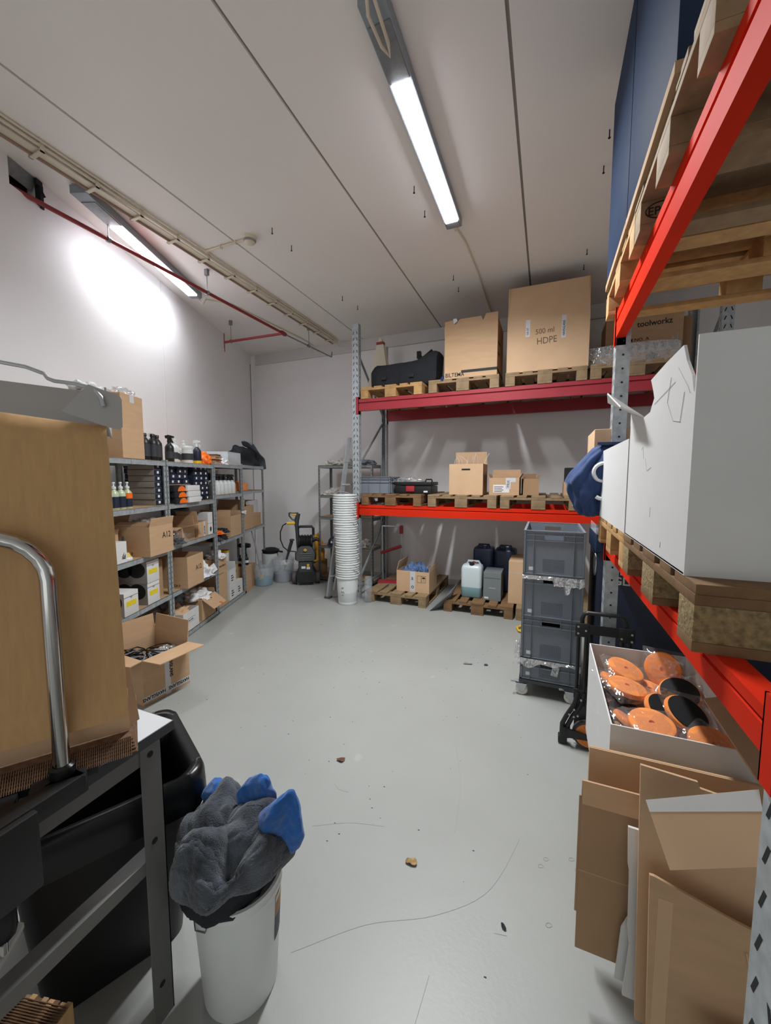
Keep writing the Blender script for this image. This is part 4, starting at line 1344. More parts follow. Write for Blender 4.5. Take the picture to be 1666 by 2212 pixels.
def rrect(w, d, r, z, n=5):
    out = []
    for (cx, cy, a0) in ((w - r, d - r, 0), (-w + r, d - r, 90), (-w + r, -d + r, 180), (w - r, -d + r, 270)):
        for i in range(n + 1):
            a = R(a0 + 90 * i / n)
            out.append((cx + r * math.cos(a), cy + r * math.sin(a), z))
    return out


def loft(b, rings, m=0, cap=True, ms=None, top=False):
    vs = [[b.bm.verts.new(p) for p in r_] for r_ in rings]
    n = len(vs[0])
    for i in range(len(vs) - 1):
        for k in range(n):
            b.bm.faces.new((vs[i][k], vs[i][(k + 1) % n], vs[i + 1][(k + 1) % n], vs[i + 1][k])).material_index = ms[i] if ms else m
    if cap: b.bm.faces.new(vs[0][::-1]).material_index = ms[0] if ms else m
    if top: b.bm.faces.new(vs[-1]).material_index = ms[-1] if ms else m
    return b


loft(B(), [rrect(.115, .10, .03, 0), rrect(.125, .11, .04, .012), rrect(.125, .11, .04, .125), rrect(.125, .11, .04, .127), rrect(.125, .11, .04, .35), rrect(.115, .10, .04, .385), rrect(.09, .08, .04, .40)], ms=[1, 1, 1, 0, 0, 0], top=True).obj('body', ['can_t', 'can_liq'], o, ang=60)
B().tube([(-.07, .03, .39), (-.06, .03, .43), (.07, .03, .43), (.09, .03, .39)], .014, 8).obj('handle', 'can_t', o)
B().lathe([(0, .395), (.032, .395), (.032, .425), (.026, .43), (0, .43)], 16, c=(.0, -.06, 0)).obj('cap', 'black', o)
B().tube([(0, -.06, .43), (.02, -.05, .445), (.05, -.07, .435), (.03, -.09, .43)], .005, 6).obj('red_seal', 'redp', o)
o = carton('grey_carton', 'plain grey carton right of the water canister', 'box', (-.56, 4.86, PT), 0, .205, .30, .34, 'grey_box', closed=True)
B().box(-.098, .098, -.1512, -.1502, .27, .273).obj('lid_seam', 'slot', o)
B().box(-.035, .04, -.1512, -.1502, .15, .154).obj('pale_print', 'ink_w', o)
B().box(-.09, -.04, -.1512, -.1502, .02, .04).obj('sticker', 'paper', o)
for i, x in enumerate((-.73, -.455)):
    o = thing('blue_canister', ('dark blue canister behind the water canister', 'dark blue canister behind the grey carton')[i], 'canister', (x, 5.22, PT), 0, 'dark blue canisters')
    b = B()
    b.box(-.13, .13, -.12, .12, 0, .56, bev=.04)
    b.obj('body', 'blue_can', o, ang=60)
    B().tube([(-.08, 0, .55), (-.07, 0, .585), (.06, 0, .585), (.07, 0, .55)], .016, 8).obj('handle', 'blue_can', o)
    B().lathe([(0, .55), (.03, .55), (.03, .59), (0, .59)], 14, c=(.02, -.085, 0)).obj('cap', 'blue_can', o)
    B().lathe([(0, .5902), (.02, .5902), (.02, .5925), (0, .5925)], 14, c=(.02, -.085, 0)).obj('cap_seal', 'ink_w', o)
carton('tall_carton', 'tall brown carton on floor pallet beside the crate stack', 'box', (-.175, 4.94, PT), 0, .40, .5, .50, 'card_l', closed=True, tape=[(-.2, .2, -.2515, -.25, .36, .364)])
b = B()
b.hexa([(-.12, -.02, 0), (.05, .20, .0), (.05, .21, .006), (-.12, -.01, .006), (.135, .02, .25), (.16, .26, .30), (.16, .265, .305), (.135, .025, .255)])
tag(b.obj('grey_sheet', 'lamp_g', None, (-1.14, 4.49, .003)), 'thin grey sheet leaning between the two floor pallets', 'sheet')
b = B()
b.tube([(-.13, 0, .02), (-.18, -.08, .022), (-.16, -.16, .02), (.05, -.30, .02), (.1, -.26, .02), (.1, -.05, .02)], .011, 8)
tag(b.obj('yellow_loop', 'yellow', None, (-.06, 4.35, 0)), 'yellow metal loop handle on floor behind the crate stack', 'handle')

# ================================================================ BUCKET STACK
BKX, BKY = -2.325, 4.375
def bucket_mesh():
    o = thing('white_bucket', 'bottom bucket of the tall white stack, standing on the floor with small print', 'bucket', (BKX, BKY, 0), 0, 'white buckets nested in one tall stack')
    B().lathe([(0, .004), (.112, .004), (.116, 0), (.12, .006), (.121, .04), (.1225, .042), (.136, .330), (.136, .342), (.150, .344), (.152, .350), (.152, .358), (.149, .362), (.139, .362), (.120, .012), (0, .012)], 36).obj('body', 'hdpe', o)
    h = B()
    h.tube(arc((0, -.0, .30), .156, 0, 180, 16, 'xy'), .003, 6)
    ho = h.obj('handle', 'galv', o)
    ho.data.transform(Matrix.Translation((0, 0, -.30)))
    ho.data.transform(Matrix.Rotation(R(38), 4, 'X'))
    ho.data.transform(Matrix.Rotation(R(180), 4, 'Z'))
    ho.data.transform(Matrix.Translation((0, -.0, .305)))
    return o
bk = bucket_mesh()
rnd = random.Random(11)
NB = 36
hx, hy = 0, 0
for i in range(1, NB):
    lab = 'white bucket nested in the tall stack beside the aluminium ladder'
    if i == NB - 1: lab = 'topmost white bucket of the tall stack by the back rack post'
    hx = .009 * math.sin(i / 6.0) - .0006 * i
    hy = .004 * math.cos(i / 3.0)
    dup(bk, (BKX + hx, BKY + hy, i * .0297), rnd.uniform(-.55, .75), lab, rot=(rnd.uniform(-.012, .012), rnd.uniform(-.012, .012), rnd.uniform(-.3, .9)))
text(bk, '30L', .034, (.0, -.1295, .165), (1, 0, 0), (0, .06, 1), 'plate', align='CENTER')
text(bk, 'PP', .03, (.0, -.1325, .215), (1, 0, 0), (0, .06, 1), 'plate', align='CENTER')
text(bk, 'HD', .02, (.0, -.1275, .13), (1, 0, 0), (0, .06, 1), 'plate', align='CENTER')

# ================================================================ LADDER by the stack
o = thing('step_ladder', 'folded aluminium step ladder leaning on the back rack post', 'ladder', (0, 0, 0))
b0, t0 = Vector((-2.665, 4.46, 0)), Vector((-2.40, 4.60, 2.13))
b1, t1 = Vector((-2.42, 4.66, 0)), Vector((-2.37, 4.72, 2.13))
up = (t0 - b0).normalized()
for a, c in ((b0, t0), (b1, t1)):
    bb = B()
    n = Vector((.35, .94, 0)) * .03
    m_ = Vector((.9, -.4, 0)) * .018
    bb.hexa([a - n - m_, a - n + m_, a + n + m_, a + n - m_, c - n - m_ * .6, c - n + m_ * .6, c + n + m_ * .6, c + n - m_ * .6])
    bb.obj('rail', 'alu', o, smooth=False)
for a in (b0, b1):
    B().box(a.x - .04, a.x + .04, a.y - .04, a.y + .04, 0, .025).obj('foot', 'rubber', o)
for k in range(1, 7):
    f = k / 7
    p, q = b0.lerp(t0, f), b1.lerp(t1, f)
    B().hexa([p + Vector((0, -.04, -.01)), q + Vector((0, -.04, -.01)), q + Vector((0, .04, -.01)), p + Vector((0, .04, -.01)), p + Vector((0, -.04, .01)), q + Vector((0, -.04, .01)), q + Vector((0, .04, .01)), p + Vector((0, .04, .01))]).obj('step', 'alu', o, smooth=False)
bb = B()
a, c = b0 + Vector((.09, .0, .12)), t0 + Vector((.0, -.03, -.75))
bb.tube([a, c], .014, 6)
a, c = b1 + Vector((-.02, -.0, .12)), t1 + Vector((-.02, -.03, -.75))
bb.tube([a, c], .014, 6)
bb.obj('support_leg', 'alu', o)
B().box(-2.56, -2.52, 4.5, 4.54, .55, .74).obj('yellow_sticker', 'yellow', o)

# ================================================================ SECOND STEEL SHELF by the back wall
SX, SY = -3.27, 5.22
lv = (.06, .56, 1.01, 1.345, 1.80)
shelf_unit('dark steel shelf unit against the back wall behind the bucket stack', 0, .92, lv, d=.38, top=1.80, group=None, loc=(SX, SY, 0), rz=0, w=.92, gm='galv_d')
for i, (x, y, z, r, lab) in enumerate(((.18, .18, 1.802, (.12, .14, .075), 'pale cloth heap at left on top of the dark shelf unit'), (.38, .17, 1.802, (.13, .14, .09), 'white cloth heap in middle on top of the dark shelf unit'),
        (.74, .18, 1.802, (.14, .14, .07), 'grey cloth heap at right on top of the dark shelf unit'), (.22, .17, 1.347, (.13, .13, .09), 'pale cloth heap on the second board of the dark shelf unit'),
        (.12, .12, 1.347, (.09, .1, .055), 'striped rag at left edge of the dark unit second board'), (.70, .18, .562, (.13, .14, .08), 'white cloth heap low on the dark shelf unit'))):
    heap('cloth_heap', lab, 'cloth', (SX + x, SY + y, z), r, 'cloth_w' if i != 2 else 'cloth_g', 40 + i, .45, 2.6, group='cloth heaps on the dark shelf unit')


def cap(label, loc, rz):
    if 'cap' in _bt: return dup(_bt['cap'], loc, rz, label)
    o = thing('navy_hat', label, 'cap', loc, rz, 'navy caps on the dark shelf unit')
    B().lathe([(.095, 0), (.097, .03), (.088, .075), (.06, .11), (.02, .125), (0, .126)], 20).obj('crown', 'navy', o)
    b = B()
    b.grid(lambda u, v: ((.03 + .07 * u) * 0 + (v - .5) * .17, -.08 - .075 * u * (1 - (2 * v - 1) ** 2), .012 - .02 * u), 5, 10, 0, .004)
    b.obj('brim', 'navy', o)
    B().lathe([(0, 0), (.018, .001), (.018, .003), (0, .004)], 14, c=(0, -.1005, .05), axis='y').obj('badge', 'ink_w', o)
    _bt['cap'] = o
    return o


cap('navy cap with round badge on the dark unit lower board, left', (SX + .20, SY + .12, .563), .1)
cap('navy cap with round badge tilted on top of another', (SX + .31, SY + .19, .64), .3)
cap('navy cap with round badge piled highest beside bucket stack', (SX + .40, SY + .22, .745), .2)
cap('navy cap with round badge on the bottom board of the dark unit', (SX + .22, SY + .10, .063), .1)
cap('navy cap leaning behind the bottom board cap', (SX + .33, SY + .14, .12), -.1)
o = heap('yellow_bag', 'golden yellow sack squeezed behind the pressure washer', 'sack', (SX + .02, SY - .06, .27), (.13, .09, .36), 'brown_bag', 5, .3, 1.8)
o.location = (SX - .115, SY + .10, .29)
carton('cardboard_box', 'brown box standing on floor behind the pressure washer', 'box', (SX - .13, SY + .16, 0), 0, .2, .26, .285, 'card_d', closed=True)
heap('yellow_bag', 'golden sack hanging at the lower board of dark shelf unit', 'sack', (SX + .2, SY + .26, .12), (.12, .08, .34), 'brown_bag', 6, .3, 1.8)
# red jointed folding stand right of the bucket stack
o = thing('folding_trestle', 'silver folding trestle with red joints behind the bucket stack', 'trestle', (-2.07, 5.30, 0))
for x in (-.16, .14):
    B().tube([(x, .0, .9), (x + .01, -.0, .25), (x + .02, 0, .012)], .012, 8).obj('leg', 'alu', o)
B().tube([(-.16, 0, .9), (.14, 0, .9)], .011, 8).obj('cross_bar', 'alu', o)
B().tube([(-.15, 0, .52), (.15, 0, .62)], .010, 8).obj('cross_bar', 'alu', o)
B().box(.12, .165, -.025, .025, .8, .92, bev=.008).obj('red_joint', 'redp', o)
B().tube([(-.17, -.02, .5), (.15, -.02, .62)], .022, 8).obj('red_joint', 'redp', o)
o = thing('red_box', 'dark box with red edge on floor behind the bucket stack', 'box', (-2.02, 5.02, 0), .3)
B().box(-.14, .14, -.08, .08, 0, .15, bev=.004).obj('body', 'greyside', o)
B().box(-.142, .142, -.082, .082, .15, .162, bev=.003).obj('red_lid', 'redp', o)
o = thing('clear_bottle', 'clear plastic tub squeezed right of the bucket stack', 'tub', (-2.10, 4.52, 0))
B().lathe([(0, 0), (.05, 0), (.052, .3), (.045, .31), (.045, .33), (0, .33)], 16).obj('body', 'clear', o)

# ================================================================ MOP BUCKETS AND PRESSURE WASHER
def clear_bucket(label, loc, r, h, m2):
    o = thing('clear_bucket', label, 'bucket', loc, 0, 'clear buckets by the back corner')
    B().lathe([(0, 0), (r * .86, 0), (r * .88, .004), (r * .97, h * .8), (r * 1.03, h * .80), (r * 1.03, h * .84), (r * .98, h * .85), (r * .99, h * .9), (r * 1.04, h * .905), (r * 1.05, h), (r * 1.0, h), (r * .98, h * .88), (r * .865, .006), (0, .006)], 32).obj('body', 'clear', o)
    B().lathe([(0, .008), (r * .83, .008), (r * .86, h * .36), (r * .5, h * .42), (0, h * .40)], 24).obj('contents', m2, o)
    return o


clear_bucket('clear bucket with blue grit holding the mop handle', (-3.93, 4.69, 0), .155, .27, 'teal')
clear_bucket('clear bucket behind the mop bucket with a washer lance in it', (-3.79, 4.99, 0), .17, .36, 'cloth_g')
o = thing('mop_handle', 'thin metal mop handle leaning from the bucket to the last shelf', 'mop', (-3.93, 4.69, 0))
B().tube([(.03, -.05, .03), (-.03, -.12, .6), (-.09, -.22, 1.12)], .011, 8).obj('pole', 'alu', o)
B().tube([(-.09, -.22, 1.12), (-.113, -.255, 1.30)], .016, 8).obj('grip', 'slot', o)
B().box(.0, .045, -.10, -.05, .04, .16, bev=.01).obj('yellow_clip', 'yellow', o)
o = thing('washer_lance', 'dark spray lance standing slanted in the rear clear bucket', 'lance', (-3.79, 4.99, 0))
B().tube([(0, 0, .03), (.06, -.02, .28), (.17, -.03, .58)], [.012, .016, .02], 10).obj('tube', 'char', o)
B().tube([(.13, -.03, .47), (.195, -.035, .64)], .026, 10).obj('grip', 'char', o)
B().lathe([(0, 0), (.036, .01), (.036, .03), (0, .04)], 12, c=(.2, -.035, .64)).obj('knob', 'char', o)
B().tube([(.0, -.0, .26), (.08, -.02, .30)], .05, 10).obj('brush_head', 'cloth_w', o)
o = thing('white_tub', 'white bucket with dark pan on it behind the clear buckets', 'bucket', (-4.12, 5.1, 0))
B().lathe([(0, 0), (.12, 0), (.14, .4), (.13, .4), (.11, .01), (0, .01)], 22).obj('body', 'hdpe', o)
o = thing('dust_pan', 'dark dustpan lying on the white bucket in the corner', 'dustpan', (-4.10, 5.08, .402))
B().lathe([(0, 0), (.12, 0), (.14, .05), (.08, .08), (0, .085)], 18).obj('pan', 'slot', o)
B().tube([(.1, 0, .04), (.26, -.04, .04)], .015, 8).obj('handle', 'black', o)
o = thing('spray_can', 'plain pale can on floor between buckets and pressure washer', 'can', (-3.60, 5.22, 0))
B().lathe([(0, 0), (.05, 0), (.05, .26), (.04, .28), (0, .28)], 18).obj('body', 'cream', o)

o = thing('pressure_washer', 'black and grey pressure washer with hose reel and yellow trigger gun', 'pressure washer', (-3.37, 5.0, 0), R(31))
b = B()
b.prism([(-.12, -.17, .05), (.12, -.17, .05), (.145, -.16, .18), (.105, -.155, .25), (.105, -.15, .40), (-.105, -.15, .40), (-.105, -.155, .25), (-.145, -.16, .18)], (0, .26, 0))
b.obj('lower_body', 'black', o)
b = B()
b.box(-.10, .10, -.168, .05, .2, .37, bev=.015)
b.prism([(-.13, -.19, .38), (.13, -.19, .38), (.14, -.18, .48), (.10, -.15, .565), (.06, -.13, .59), (-.06, -.13, .59), (-.10, -.15, .565), (-.14, -.18, .48)], (0, .22, 0))
b.obj('upper_shell', 'char', o)
b = B()
for z in (.42, .45, .48):
    b.box(-.085, .085, -.194, -.188, z, z + .013, bev=.002)
b.obj('vent_slats', 'steel_g', o)
for s_ in (-1, 1):
    B().lathe([(0, -.035), (.085, -.035), (.096, -.025), (.096, .025), (.085, .035), (0, .035)], 28, c=(s_ * .175, -.02, .096), axis='x').obj('wheel', 'rubber', o)
    B().lathe([(0, -.037), (.05, -.037), (.05, .037), (0, .037)], 20, c=(s_ * .175, -.02, .096), axis='x').obj('wheel_hub', 'black', o)
    B().tube([(s_ * .115, .0, .40), (s_ * .115, .02, .76)], .017, 10).obj('handle_tube', 'steel_g', o)
    B().box(s_ * .12 - .035, s_ * .12 + .035, -.14, .0, .38, .50, bev=.015).obj('side_clip', 'black', o)
B().tube([(-.115, .02, .74), (-.115, .02, .84), (-.09, .02, .87), (.09, .02, .87), (.115, .02, .84), (.115, .02, .74)], .02, 10).obj('grip_bar', 'black', o)
b = B()
for i in range(8):
    x = -.075 + i * .0215
    b.tube(arc((x, .0, .64), .088 + .012 * (i % 2), 0, 330, 22, 'yz'), .011, 6, closed=True)
b.obj('hose_coil', 'black', o)
B().lathe([(0, -.10), (.06, -.10), (.06, .10), (0, .10)], 18, c=(0, 0, .64), axis='x').obj('reel_drum', 'slot', o)
for s_ in (-1, 1):
    B().lathe([(0, -.006), (.105, -.006), (.105, .006), (0, .006)], 24, c=(s_ * .092, 0, .64), axis='x').obj('reel_flange', 'black', o)
B().tube([(.10, 0, .66), (.16, .0, .68), (.2, -.02, .66)], [.03, .03, .02], 10).obj('reel_crank', 'black', o)
b = B()
b.box(-.01, .01, -.20, -.19, .525, .565)
b.box(-.025, .025, -.20, -.19, .537, .553)
b.obj('yellow_emblem', 'yellow', o)
B().box(.02, .055, -.1705, -.168, .29, .33).obj('yellow_sticker', 'yellow', o)
B().box(-.06, .0, -.1705, -.168, .26, .295).obj('white_sticker', 'paper', o)
B().box(.015, .065, -.1705, -.168, .25, .285).obj('white_sticker', 'paper', o)
B().tube([(-.115, -.02, .5), (-.125, -.03, .78), (-.13, -.03, .90)], [.02, .024, .026], 10).obj('lance_holder', 'char', o)
b = B()
b.tube([(-.13, -.03, .88), (-.125, -.03, .98), (-.10, -.03, 1.075)], [.03, .036, .03], 10)
b.tube([(-.12, -.03, .97), (-.19, -.03, .985), (-.235, -.03, 1.04), (-.235, -.03, 1.09)], [.016, .012, .012, .012], 8)
b.tube([(-.235, -.03, 1.085), (-.18, -.03, 1.075), (-.1, -.03, 1.08)], .014, 8)
b.obj('trigger_gun', 'char', o)
B().tube([(-.215, -.03, 1.07), (-.12, -.03, 1.055)], [.014, .02], 8).obj('yellow_trigger', 'yellow', o)
B().tube([(-.275, -.03, .93), (-.15, -.03, .93)], [.02, .024], 10).obj('yellow_coupling', 'yellow', o)
B().tube([(-.275, -.03, .93), (-.33, -.03, .90), (-.37, -.03, .80), (-.37, -.03, .68), (-.33, -.03, .57), (-.26, -.03, .51), (-.13, -.03, .49)], .009, 8).obj('hose', 'black', o)
# ================================================================ GREY CRATE STACK ON DOLLY
CX, CY = .0625, 2.95
gg = 'grey crates stacked on the dolly'
dl = thing('dolly', 'low grey dolly on casters carrying the crate stack', 'dolly', (CX, CY + .3, 0))
b = B()
b.box(-.205, .205, -.30, -.255, .098, .125, bev=.004)
b.box(-.205, .205, .255, .30, .098, .125, bev=.004)
b.box(-.205, -.16, -.255, .255, .098, .125)
b.box(.16, .205, -.255, .255, .098, .125)
b.obj('frame', 'char', dl)
for sx in (-1, 1):
    for sy in (-1, 1):
        x, y = sx * .165 - .02, sy * .255 - .03
        B().lathe([(0, -.014), (.036, -.014), (.043, -.008), (.043, .008), (.036, .014), (0, .014)], 22, c=(x, y, .043), axis='y').obj('caster_wheel', 'cloth_w', dl)
        b = B()
        for q in (-.02, .017):
            b.prism([(x - .045, y + q, .098), (x + .04, y + q, .098), (x + .02, y + q, .045), (x + .0, y + q, .03), (x - .015, y + q, .045)], (0, .003, 0))
        b.box(x - .045, x + .04, y - .02, y + .02, .092, .098)
        b.tube([(x - .035, y, .095), (x - .075, y - .02, .10)], .008, 8)
        b.obj('caster_fork', 'alu', dl)
z = .127
crate('low grey crate at the bottom of the stack, on the dolly', (CX, CY + .3, z), PI / 2, .6, .4, .17, gg)
for i, lab in enumerate(('grey crate third from top of the dolly stack', 'grey crate second from top of the dolly stack', 'topmost grey crate of the dolly stack, open and empty')):
    crate(lab, (CX, CY + .3, .2875 + i * .3125), PI / 2, .6, .4, .32, gg)
for (z0, nm, seed, ww) in ((.91, 'torn grey plastic film hanging between the top two crates', 3, .17), (.29, 'bubble wrap strip hanging between the bottom crates', 8, .06)):
    b = B()
    def ff(u, v, z0=z0, seed=seed, ww=ww):
        x = -.2 + .4 * u
        hang = .012 + ww * max(0, noise.noise((u * 3.2 + seed, seed, 0)) + .28) ** 1.0
        if ww > .1: hang = .015 + (.10 if .68 < u < .80 else .045 if u > .5 else .01) * (1 + .3 * noise.noise((u * 20, 1, 0)))
        return (x, -.008 - .012 * v - .012 * abs(noise.noise((u * 14, v * 3, seed))), -hang * v)
    b.grid(ff, 40, 6, 0, .0015)
    tag(b.obj('plastic_film', 'film_w', None, (CX, CY + .0, z0)), nm, 'film')
o = B().box(.03, .075, -.003, 0, -.105, -.035).obj('tape_patch', 'film_w', None, (CX, CY - .0, .30), (0, .2, 0))
tag(o, 'strip of clear tape stuck on the lowest grey crate', 'tape')
heap('bubble_wrap', 'crumpled bubble wrap at the left side of the crate stack', 'wrap', (CX - .222, CY + .06, .27), (.022, .06, .10), 'film_w', 4, .35, 2.4)

# ================================================================ FOLDED HAND TRUCK
o = thing('hand_truck', 'folded black hand truck with orange wheel leaning before the crate stack', 'hand truck', (.33, 2.50, 0))
for x in (-.125, -.085, .095, .135):
    B().tube([(x, 0 if abs(x) > .1 else -.012, .26), (x, 0 if abs(x) > .1 else -.012, .75)], .011, 10).obj('side_tube', 'black', o)
B().tube([(-.11, .0, .72), (-.11, .0, .78), (-.10, 0, .81), (-.08, .0, .82), (.08, .0, .82), (.10, 0, .81), (.115, .0, .78), (.12, 0, .72)], .012, 10).obj('pull_handle', 'black', o)
b = B()
b.box(-.145, .155, -.02, -.012, .70, .755)
b.box(-.145, -.07, -.026, -.012, .68, .76, bev=.003)
b.box(.075, .155, -.026, -.012, .68, .76, bev=.003)
b.obj('cross_plate', 'black', o)
b = B()
for x, z in ((-.13, .74), (-.13, .70), (-.09, .72), (.09, .70), (.14, .73), (.14, .69)):
    b.lathe([(0, -.0285), (.006, -.0285), (.006, -.026), (0, -.026)], 8, c=(x, 0, z), axis='y')
for x, z in ((-.10, .30), (-.135, .235), (-.16, .20), (-.115, .20), (-.135, .19)):
    b.lathe([(0, -.036), (.006, -.036), (.006, -.026), (0, -.026)], 8, c=(x, 0, z), axis='y')
b.obj('rivet', 'alu', o)
b = B()
b.box(-.14, .15, -.022, .0, .30, .36, bev=.003)
b.box(-.12, .13, -.02, .0, .36, .375)
b.obj('pivot_plate', 'black', o)
for dx in (0, .032):
    B().tube([(-.115 + dx, -.02, .34), (-.135 + dx, -.022, .26), (-.175 + dx, -.022, .18), (-.195 + dx, -.022, .13), (-.197 + dx, -.022, .05)], .013, 10).obj('folding_arm', 'black', o)
b = B()
b.box(-.215, -.165, -.03, .012, .008, .05, bev=.004)
b.box(-.20, -.17, -.034, .012, .05, .115, bev=.006)
b.obj('foot_block', 'black', o)
b = B()
b.prism([(-.17, -.045, .115), (-.06, -.045, .098), (-.03, -.045, .083), (-.06, -.045, .066), (-.16, -.045, .06)], (0, .012, 0))
b.obj('wheel_arm', 'black', o)
w_ = B().lathe([(0, -.016), (.055, -.016), (.07, -.020), (.078, -.02), (.084, -.012), (.084, .012), (.078, .02), (0, .02)], 32, c=(-.055, -.012, .088), axis='y', ms=[1, 1, 0, 0, 0, 0, 0]).obj('wheel', ['rubber', 'orange'], o)
b = B()
for a in range(6):
    d = Vector((math.cos(a * PI / 3), 0, math.sin(a * PI / 3)))
    c = Vector((-.055, -.031, .088))
    b.tube([c, c + d * .056], .004, 5)
b.obj('spoke', 'orange', w_)
B().lathe([(0, -.052), (.008, -.052), (.008, -.02), (0, -.02)], 10, c=(-.055, -.0, .088), axis='y').obj('hub_bolt', 'alu', w_)
w2 = B().lathe([(0, -.016), (.055, -.016), (.07, -.020), (.078, -.02), (.084, -.012), (.084, .012), (.078, .02), (0, .02)], 32, c=(.145, -.012, .088), axis='y', ms=[1, 1, 0, 0, 0, 0, 0]).obj('wheel', ['rubber', 'orange'], o)
b = B()
b.box(-.13, .16, .012, .018, .02, .25)
b.obj('toe_plate', 'char', o)

# ================================================================ BLUE DISPLAY CASE behind the right rack
o = thing('display_case', 'dark navy display case with white wheel emblem behind the crate stack', 'display case', (.335, 2.96, 0))
B().box(0, 1.0, 0, .45, .02, 1.10, bev=.004).obj('body', 'navy', o)
B().box(-.012, 1.01, -.012, .46, 1.10, 1.22, bev=.004).obj('top_tray', 'blue_big', o)
B().tube([(-.02, -.005, .35), (1.0, -.005, .35)], .01, 8).obj('rail', 'char', o)
text(o, 'HAVS', .074, (.100, -.0015, .960), (1, 0, 0), (0, 0, 1), 'ink_w', bold=.022)
text(o, 'GLANS', .074, (.098, -.0015, .892), (1, 0, 0), (0, 0, 1), 'ink_w', bold=.022)
b = B()
cx, cz = -.001, 1.0
b.tube([(cx - .001, .10 + .075 * math.cos(a * PI / 16), 1.0 + .075 * math.sin(a * PI / 16)) for a in range(32)], .003, 5, closed=True)
for k in range(6):
    a = k * PI / 3 + .3
    b.tube([(cx - .001, .10, 1.0), (cx - .001, .10 + .035 * math.cos(a), 1.0 + .035 * math.sin(a)), (cx - .001, .10 + .073 * math.cos(a + .35), 1.0 + .073 * math.sin(a + .35))], .003, 5)
b.obj('wheel_emblem', 'ink_w', o)
o = thing('acrylic_tray', 'clear plastic tray lying on the left edge of the navy display case', 'tray', (.36, 3.15, 1.222))
b = B()
b.box(-.035, .25, -.2, .2, 0, .004)
b.box(-.035, -.032, -.2, .2, .004, .06)
b.box(-.035, .25, -.2, -.197, .004, .06)
b.obj('body', 'clear', o)

# ================================================================ RIGHT RACK
RX = .335
QZ1, QZ2 = 1.24, 2.515
rack('pallet_rack', 'near pallet rack on the right with red beams and grey posts', (RX, 2.66, 0), -PI / 2, 1.805, 1.1, 2.505, [(1.163, QZ1), (2.378, QZ2)], ['red', 'red'])
PXc = .29 + .6
pr = 'pallets on the right rack'
pallet('nearest dark pallet with pressed chip blocks under the big white box', (PXc, 1.37, QZ1), -PI / 2, 'wood_d', pr, 'chip')
pallet('pale pallet at the far end of right rack lower beams', (PXc, 2.172, QZ1), -PI / 2, 'wood_p', pr)
pn = pallet('near pallet on top beams of the right rack, under the taller blue grey box', (PXc, 1.48, QZ2), -PI / 2, 'wood_g', pr)
p = pallet('far pallet on top beams of the right rack, over the post', (PXc, 2.29, QZ2), -PI / 2, 'wood_p', pr)
text(pn, 'EPAL', .04, (-.2988, -.578, .047), (0, 1, 0), (0, 0, 1), bold=.01)
B().tube([(-.2994, -.532 + .052 * math.cos(a * PI / 12), .062 + .028 * math.sin(a * PI / 12)) for a in range(24)], .0022, 5, closed=True).obj('oval_mark', 'ink', pn)
# blue grey boxes above
for (y0, y1, zt, lab) in ((1.33, 2.02, 3.74, 'taller blue grey box on top of the right rack, nearer the camera'), (2.035, 2.63, 3.64, 'blue grey box at the far end on top of right rack')):
    o = thing('blue_box', lab, 'box', (.28, (y0 + y1) / 2, QZ2 + PT))
    hy = (y1 - y0) / 2
    B().box(.0, 1.15, -hy, hy, .03, zt - QZ2 - PT, bev=.003).obj('body', 'blue_big', o)
    B().box(-.004, 1.16, -hy - .004, hy + .004, 0, .032, bev=.002).obj('base_board', 'card_d', o)

# big torn white box
o = thing('white_box', 'big white box with torn open front on the nearest right rack pallet', 'box', (.29, 1.40, QZ1 + PT))
zb = QZ1 + PT
t = .006
b = B()
H_ = 1.905 - zb
b.box(0, 1.05, -.355, -.355 + t, 0, H_)              # near wall
b.box(0, 1.05, .36 - t, .36, 0, H_ * .8)
b.box(1.05 - t, 1.05, -.355 + t, .36 - t, 0, H_)
b.box(0, 1.05, -.35, .355, 0, t)
pl = [(1.051, 1.386), (1.76, 1.386), (1.76, 1.845), (1.545, 1.80), (1.451, 1.805), (1.437, 1.818), (1.409, 1.839), (1.425, 1.862), (1.463, 1.904), (1.30, 1.912), (1.15, 1.914), (1.12, 1.87), (1.075, 1.826), (1.060, 1.79), (1.051, 1.785)]
b.prism([(0, y - 1.40, z - zb) for y, z in pl], (t, 0, 0))
b.obj('body', 'card_w', o, smooth=False)
b = B()
fl = [(1.82, 1.85), (1.545, 1.80), (1.49, 1.812), (1.579, 1.86), (1.82, 1.95), (1.97, 1.91)]
pts = []
for y, z in [(1.76, 1.846), (1.60, 1.812), (1.545, 1.80)]:
    pts.append(Vector((0.001, y - 1.4, z - zb)))
tips = [Vector((-.075, 1.50 - 1.4, 1.832 - zb)), Vector((-.10, 1.62 - 1.4, 1.90 - zb)), Vector((-.085, 1.72 - 1.4, 1.885 - zb))]
b.prism([pts[0], pts[1], pts[2], tips[0], tips[1], tips[2]], (.002, 0, .004))
b.obj('torn_flap', 'card_w', o, smooth=False)
b = B()
b.tube([(-.001, y - 1.4, z - zb) for y, z in ((1.12, 1.80), (1.14, 1.735), (1.20, 1.745), (1.26, 1.80), (1.235, 1.86))], .0007, 5)
b.tube([(-.001, y - 1.4, z - zb) for y, z in ((1.08, 1.79), (1.10, 1.81), (1.18, 1.87))], .0007, 5)
b.tube([(-.001, y - 1.4, z - zb) for y, z in ((1.235, 1.86), (1.20, 1.84), (1.40, 1.82))], .0006, 5)
b.obj('tear_line', 'tear', o)
b = B()
b.box(-.0008, .0, -.02, -.018, .10, .13)
b.tube([(-.001, .1, .28), (-.0002, .12, .32), (-.0002, .14, .31)], .0005, 4)
b.tube([(-.001, .0, .25), (-.001, .05, .24), (-.0002, .08, .28)], .0005, 4)
